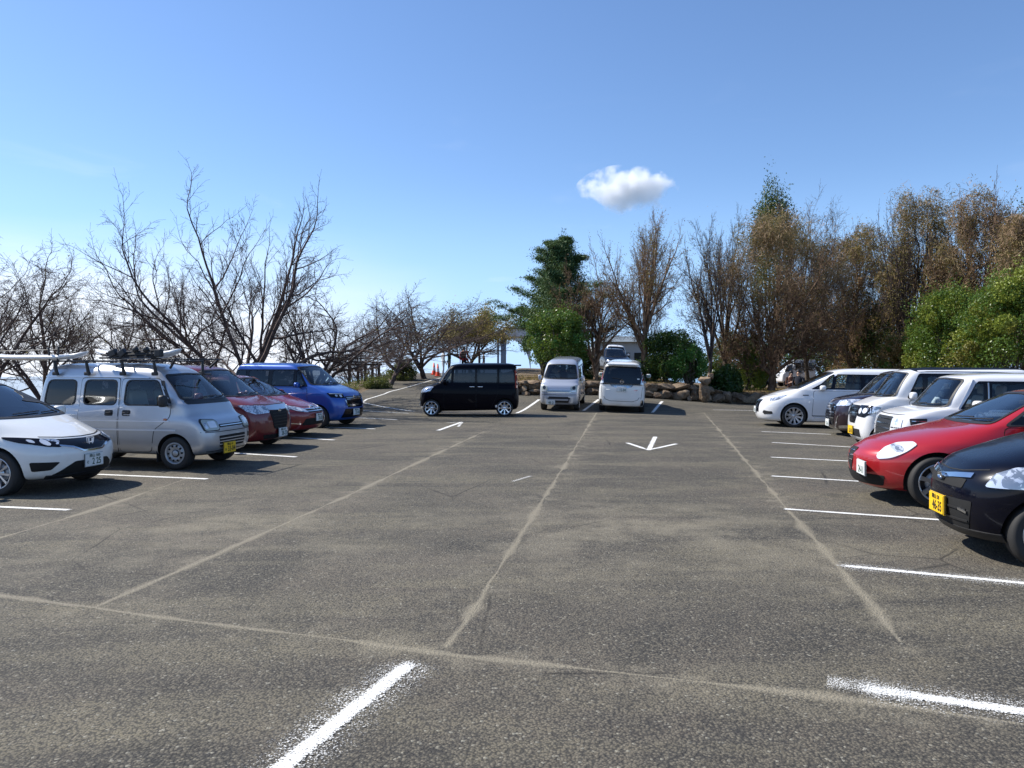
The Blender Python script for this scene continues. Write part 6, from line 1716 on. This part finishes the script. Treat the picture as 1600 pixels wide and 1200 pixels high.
def place(name, label, cat):
    o = empty(name); tag(o, label, cat); o.location = rk.matrix_world.translation; bpy.context.view_layer.update(); o.matrix_world = rk.matrix_world.copy(); return o
bpy.context.view_layer.update()
def board(x0, x1, y, z, w, th, root, name='board_body'):
    bm = bmesh.new(); n = 22; rings = []
    for i in range(n+1):
        u = i/n; xx = x0+(x1-x0)*u; f = max(.04, (math.sin(math.pi*min(1, max(0, u)))**.42)); rings.append([])
        for j in range(12):
            a = 2*math.pi*j/12; rings[-1].append(bm.verts.new((xx, y+math.cos(a)*w/2*f, z+math.sin(a)*th/2*f**.6+.10*(2*u-1)**4)))
    for a_, b_ in zip(rings[:-1], rings[1:]):
        for j in range(12): bm.faces.new((a_[j], a_[(j+1) % 12], b_[(j+1) % 12], b_[j]))
    bm.faces.new(rings[0]); bm.faces.new(rings[-1][::-1]); bmesh.ops.recalc_face_normals(bm, faces=bm.faces)
    return from_bm(name, bm, M['white_plain'], root, smooth=True)
o = place('surfboard', 'white board with a dark pointed tip sticking out behind the silver van roof', 'surfboard'); board(-4.55, -2.45, -.45, 1.86, .40, .10, o)
bm = bmesh.new(); tube_bm(bm, (-4.50, -.45, 1.935), (-4.98, -.45, 1.945), .06, .006, 10); from_bm('tip', bm, M['black'], o)
o = place('surfboard', 'white wrapped board lying on the middle of the silver van roof rack', 'surfboard'); board(-2.45, -.78, -.28, 1.90, .40, .13, o)
bm = bmesh.new()
for xx in (-2.0, -1.2): box_bm(bm, (xx, -.28, 1.90), (.03, .42, .15), None, .01)
from_bm('strap', bm, M['black'], o)
o = place('gear_bundle', 'bundle of black tubes and clamps strapped to the near side of the silver van roof', 'gear')
bm = bmesh.new(); rr = random.Random(4)
for i in range(5): tube_bm(bm, (-1.05+rr.uniform(-.1, .1), -.58+rr.uniform(-.05, .08), 1.86+.03*i), (-2.0+rr.uniform(-.2, .1), -.60+rr.uniform(-.05, .08), 1.85+.02*i), .016, n=8)
from_bm('tubes', bm, M['black'], o)
for i, xx in enumerate((-.98, -1.22, -1.42, -1.66, -1.84)):
    bm = bmesh.new()
    if i in (1, 2): bmesh.ops.create_uvsphere(bm, u_segments=12, v_segments=8, radius=.055, matrix=Matrix.Translation((xx, -.60, 1.99))); tube_bm(bm, (xx, -.60, 1.84), (xx+.03, -.60, 1.97), .02, n=8)
    else: box_bm(bm, (xx, -.60, 1.93), (.12, .10, .13), Quaternion((0, 1, 0), .3*i), .02); tube_bm(bm, (xx, -.6, 1.90), (xx-.06, -.6, 2.03), .014, n=8)
    from_bm('clamp', bm, M['black'], o)
# sun visor papers on the dashboard are below pixel size and left out

# ------------------------------------------------------------------ small white truck with a box body, on the upper lot
D = 55; b = AT(1237, D)
tk = empty('small_truck', b, R(180)); tag(tk, 'small white box truck with three dark side windows, under the rust brown tree', 'truck')
S = dict(L=1.75, W=.72, H=1.88, sill=.30, nose=(1.0, .05), cowl=(.12, 1.05), head=(.50, 1.62), belt=(.02, 1.05), tail=(.06, 1.80), Wr=.62, wheels=(.45, 4.9, .27), nose_exp=4.5, af=.25)
bm = body_bm(S); me = bpy.data.meshes.new('b'); bm.to_mesh(me); bm.free(); me.materials.append(P_white2); me.materials.append(M['black'])
tmp = bpy.data.objects.new('t', me); COL.objects.link(tmp); md = tmp.modifiers.new('s', 'SUBSURF'); md.levels = 2; m3 = eval_mesh(tmp); bpy.data.objects.remove(tmp); m3.name = 'cab'; m3.shade_smooth()
off = Vector((1.0, 0, 0)); m3.transform(Matrix.Translation(off)); co = bpy.data.objects.new('cab', m3); COL.objects.link(co); co.parent = tk
bm = bmesh.new(); box_bm(bm, (-.67, 0, 1.30), (1.6, 1.42, 1.28), None, .06); from_bm('box_body', bm, P_white2, tk, sharp=40)
bm = bmesh.new(); box_bm(bm, (-.5, 0, .52), (2.0, 1.2, .22), None, .02); from_bm('chassis', bm, M['black'], tk)
for s in (1, -1):
    for xx in (-.20, -.68, -1.16):
        bm = bmesh.new(); box_bm(bm, (xx, s*.715, 1.52), (.40, .03, .40), None, .01); from_bm('window', bm, M['lens'], tk)
    bm = bmesh.new(); q = [bm.verts.new((x_, s*(.735 if z_ < 1.2 else .67), z_)) for x_, z_ in ((.75, 1.1), (.22, 1.1), (.22, 1.56), (.52, 1.56))]; q2 = [bm.verts.new((v_.co.x, v_.co.y-s*.12, v_.co.z)) for v_ in q]
    bm.faces.new(q); bm.faces.new(q2[::-1])
    for i in range(4): bm.faces.new((q[i], q[(i+1) % 4], q2[(i+1) % 4], q2[i]))
    from_bm('side_window', bm, M['lens'], tk)
    for xx in (.55, -1.0):
        bm = bmesh.new(); lathe_bm(bm, [(.001, 0), (.17, .01), (.18, -.01), (.265, 0), (.275, -.04), (.275, -.14), (.2, -.16)], 28); wv_ = from_bm('wheel', bm, M['rubber'], tk); wv_.location = (xx, s*.70, .275); wv_.rotation_euler = (0, 0, 0 if s > 0 else math.pi)
        bm = bmesh.new(); lathe_bm(bm, [(.001, .012), (.08, .016), (.15, .012), (.165, .02)], 24); from_bm('rim', bm, M['steel'], wv_)
bm = bmesh.new(); box_bm(bm, (1.0, 0, 1.33), (.03, 1.1, .02)); 
from_bm('trim', bm, M['black'], tk)

# ------------------------------------------------------------------ the single cloud
D = 900.0; cx_ = (980-800)/FOC*D; cz_ = ZAT(302, D)
bm = bmesh.new()
for (ox, oz, rx, rz) in ((0, 0, 64, 33),):
    bmesh.ops.create_icosphere(bm, subdivisions=4, radius=1, matrix=Matrix.Translation((ox, 0, oz)) @ Matrix.Diagonal((rx, 30, rz, 1)))
cm = bpy.data.materials.new('cloud_volume'); cm.use_nodes = True; ct = cm.node_tree; ct.nodes.clear()
t = NT.__new__(NT); t.m = cm; t.t = ct; t.b = None
out = t.n('ShaderNodeOutputMaterial'); pvn = t.n('ShaderNodeVolumePrincipled'); t.l(pvn.outputs[0], out.inputs['Volume'])
o_ = t.obj(); mp = t.n('ShaderNodeMapping'); mp.inputs['Scale'].default_value = (1/58, 1/28, 1/28); t.l(o_, mp.inputs[0])
ln = t.n('ShaderNodeVectorMath', operation='LENGTH'); t.l(mp.outputs[0], ln.inputs[0])
nz_ = t.noise(o_, .045, 5, .62, .2)
sp = t.n('ShaderNodeSeparateXYZ'); t.l(o_, sp.inputs[0])
val = t.math('ADD', t.math('SUBTRACT', 1.0, ln.outputs['Value']), t.math('MULTIPLY', t.math('SUBTRACT', nz_, .5), 2.1))
val = t.math('ADD', val, t.math('MULTIPLY', sp.outputs[2], .008))
dens = t.rng(val, .12, .75, 0, .16); t.l(dens, pvn.inputs['Density'])
pvn.inputs['Color'].default_value = (1, 1, 1, 1); pvn.inputs['Anisotropy'].default_value = .2
cl = from_bm('cloud', bm, cm); cl.location = (cx_, D, cz_); tag(cl, kind='structure')
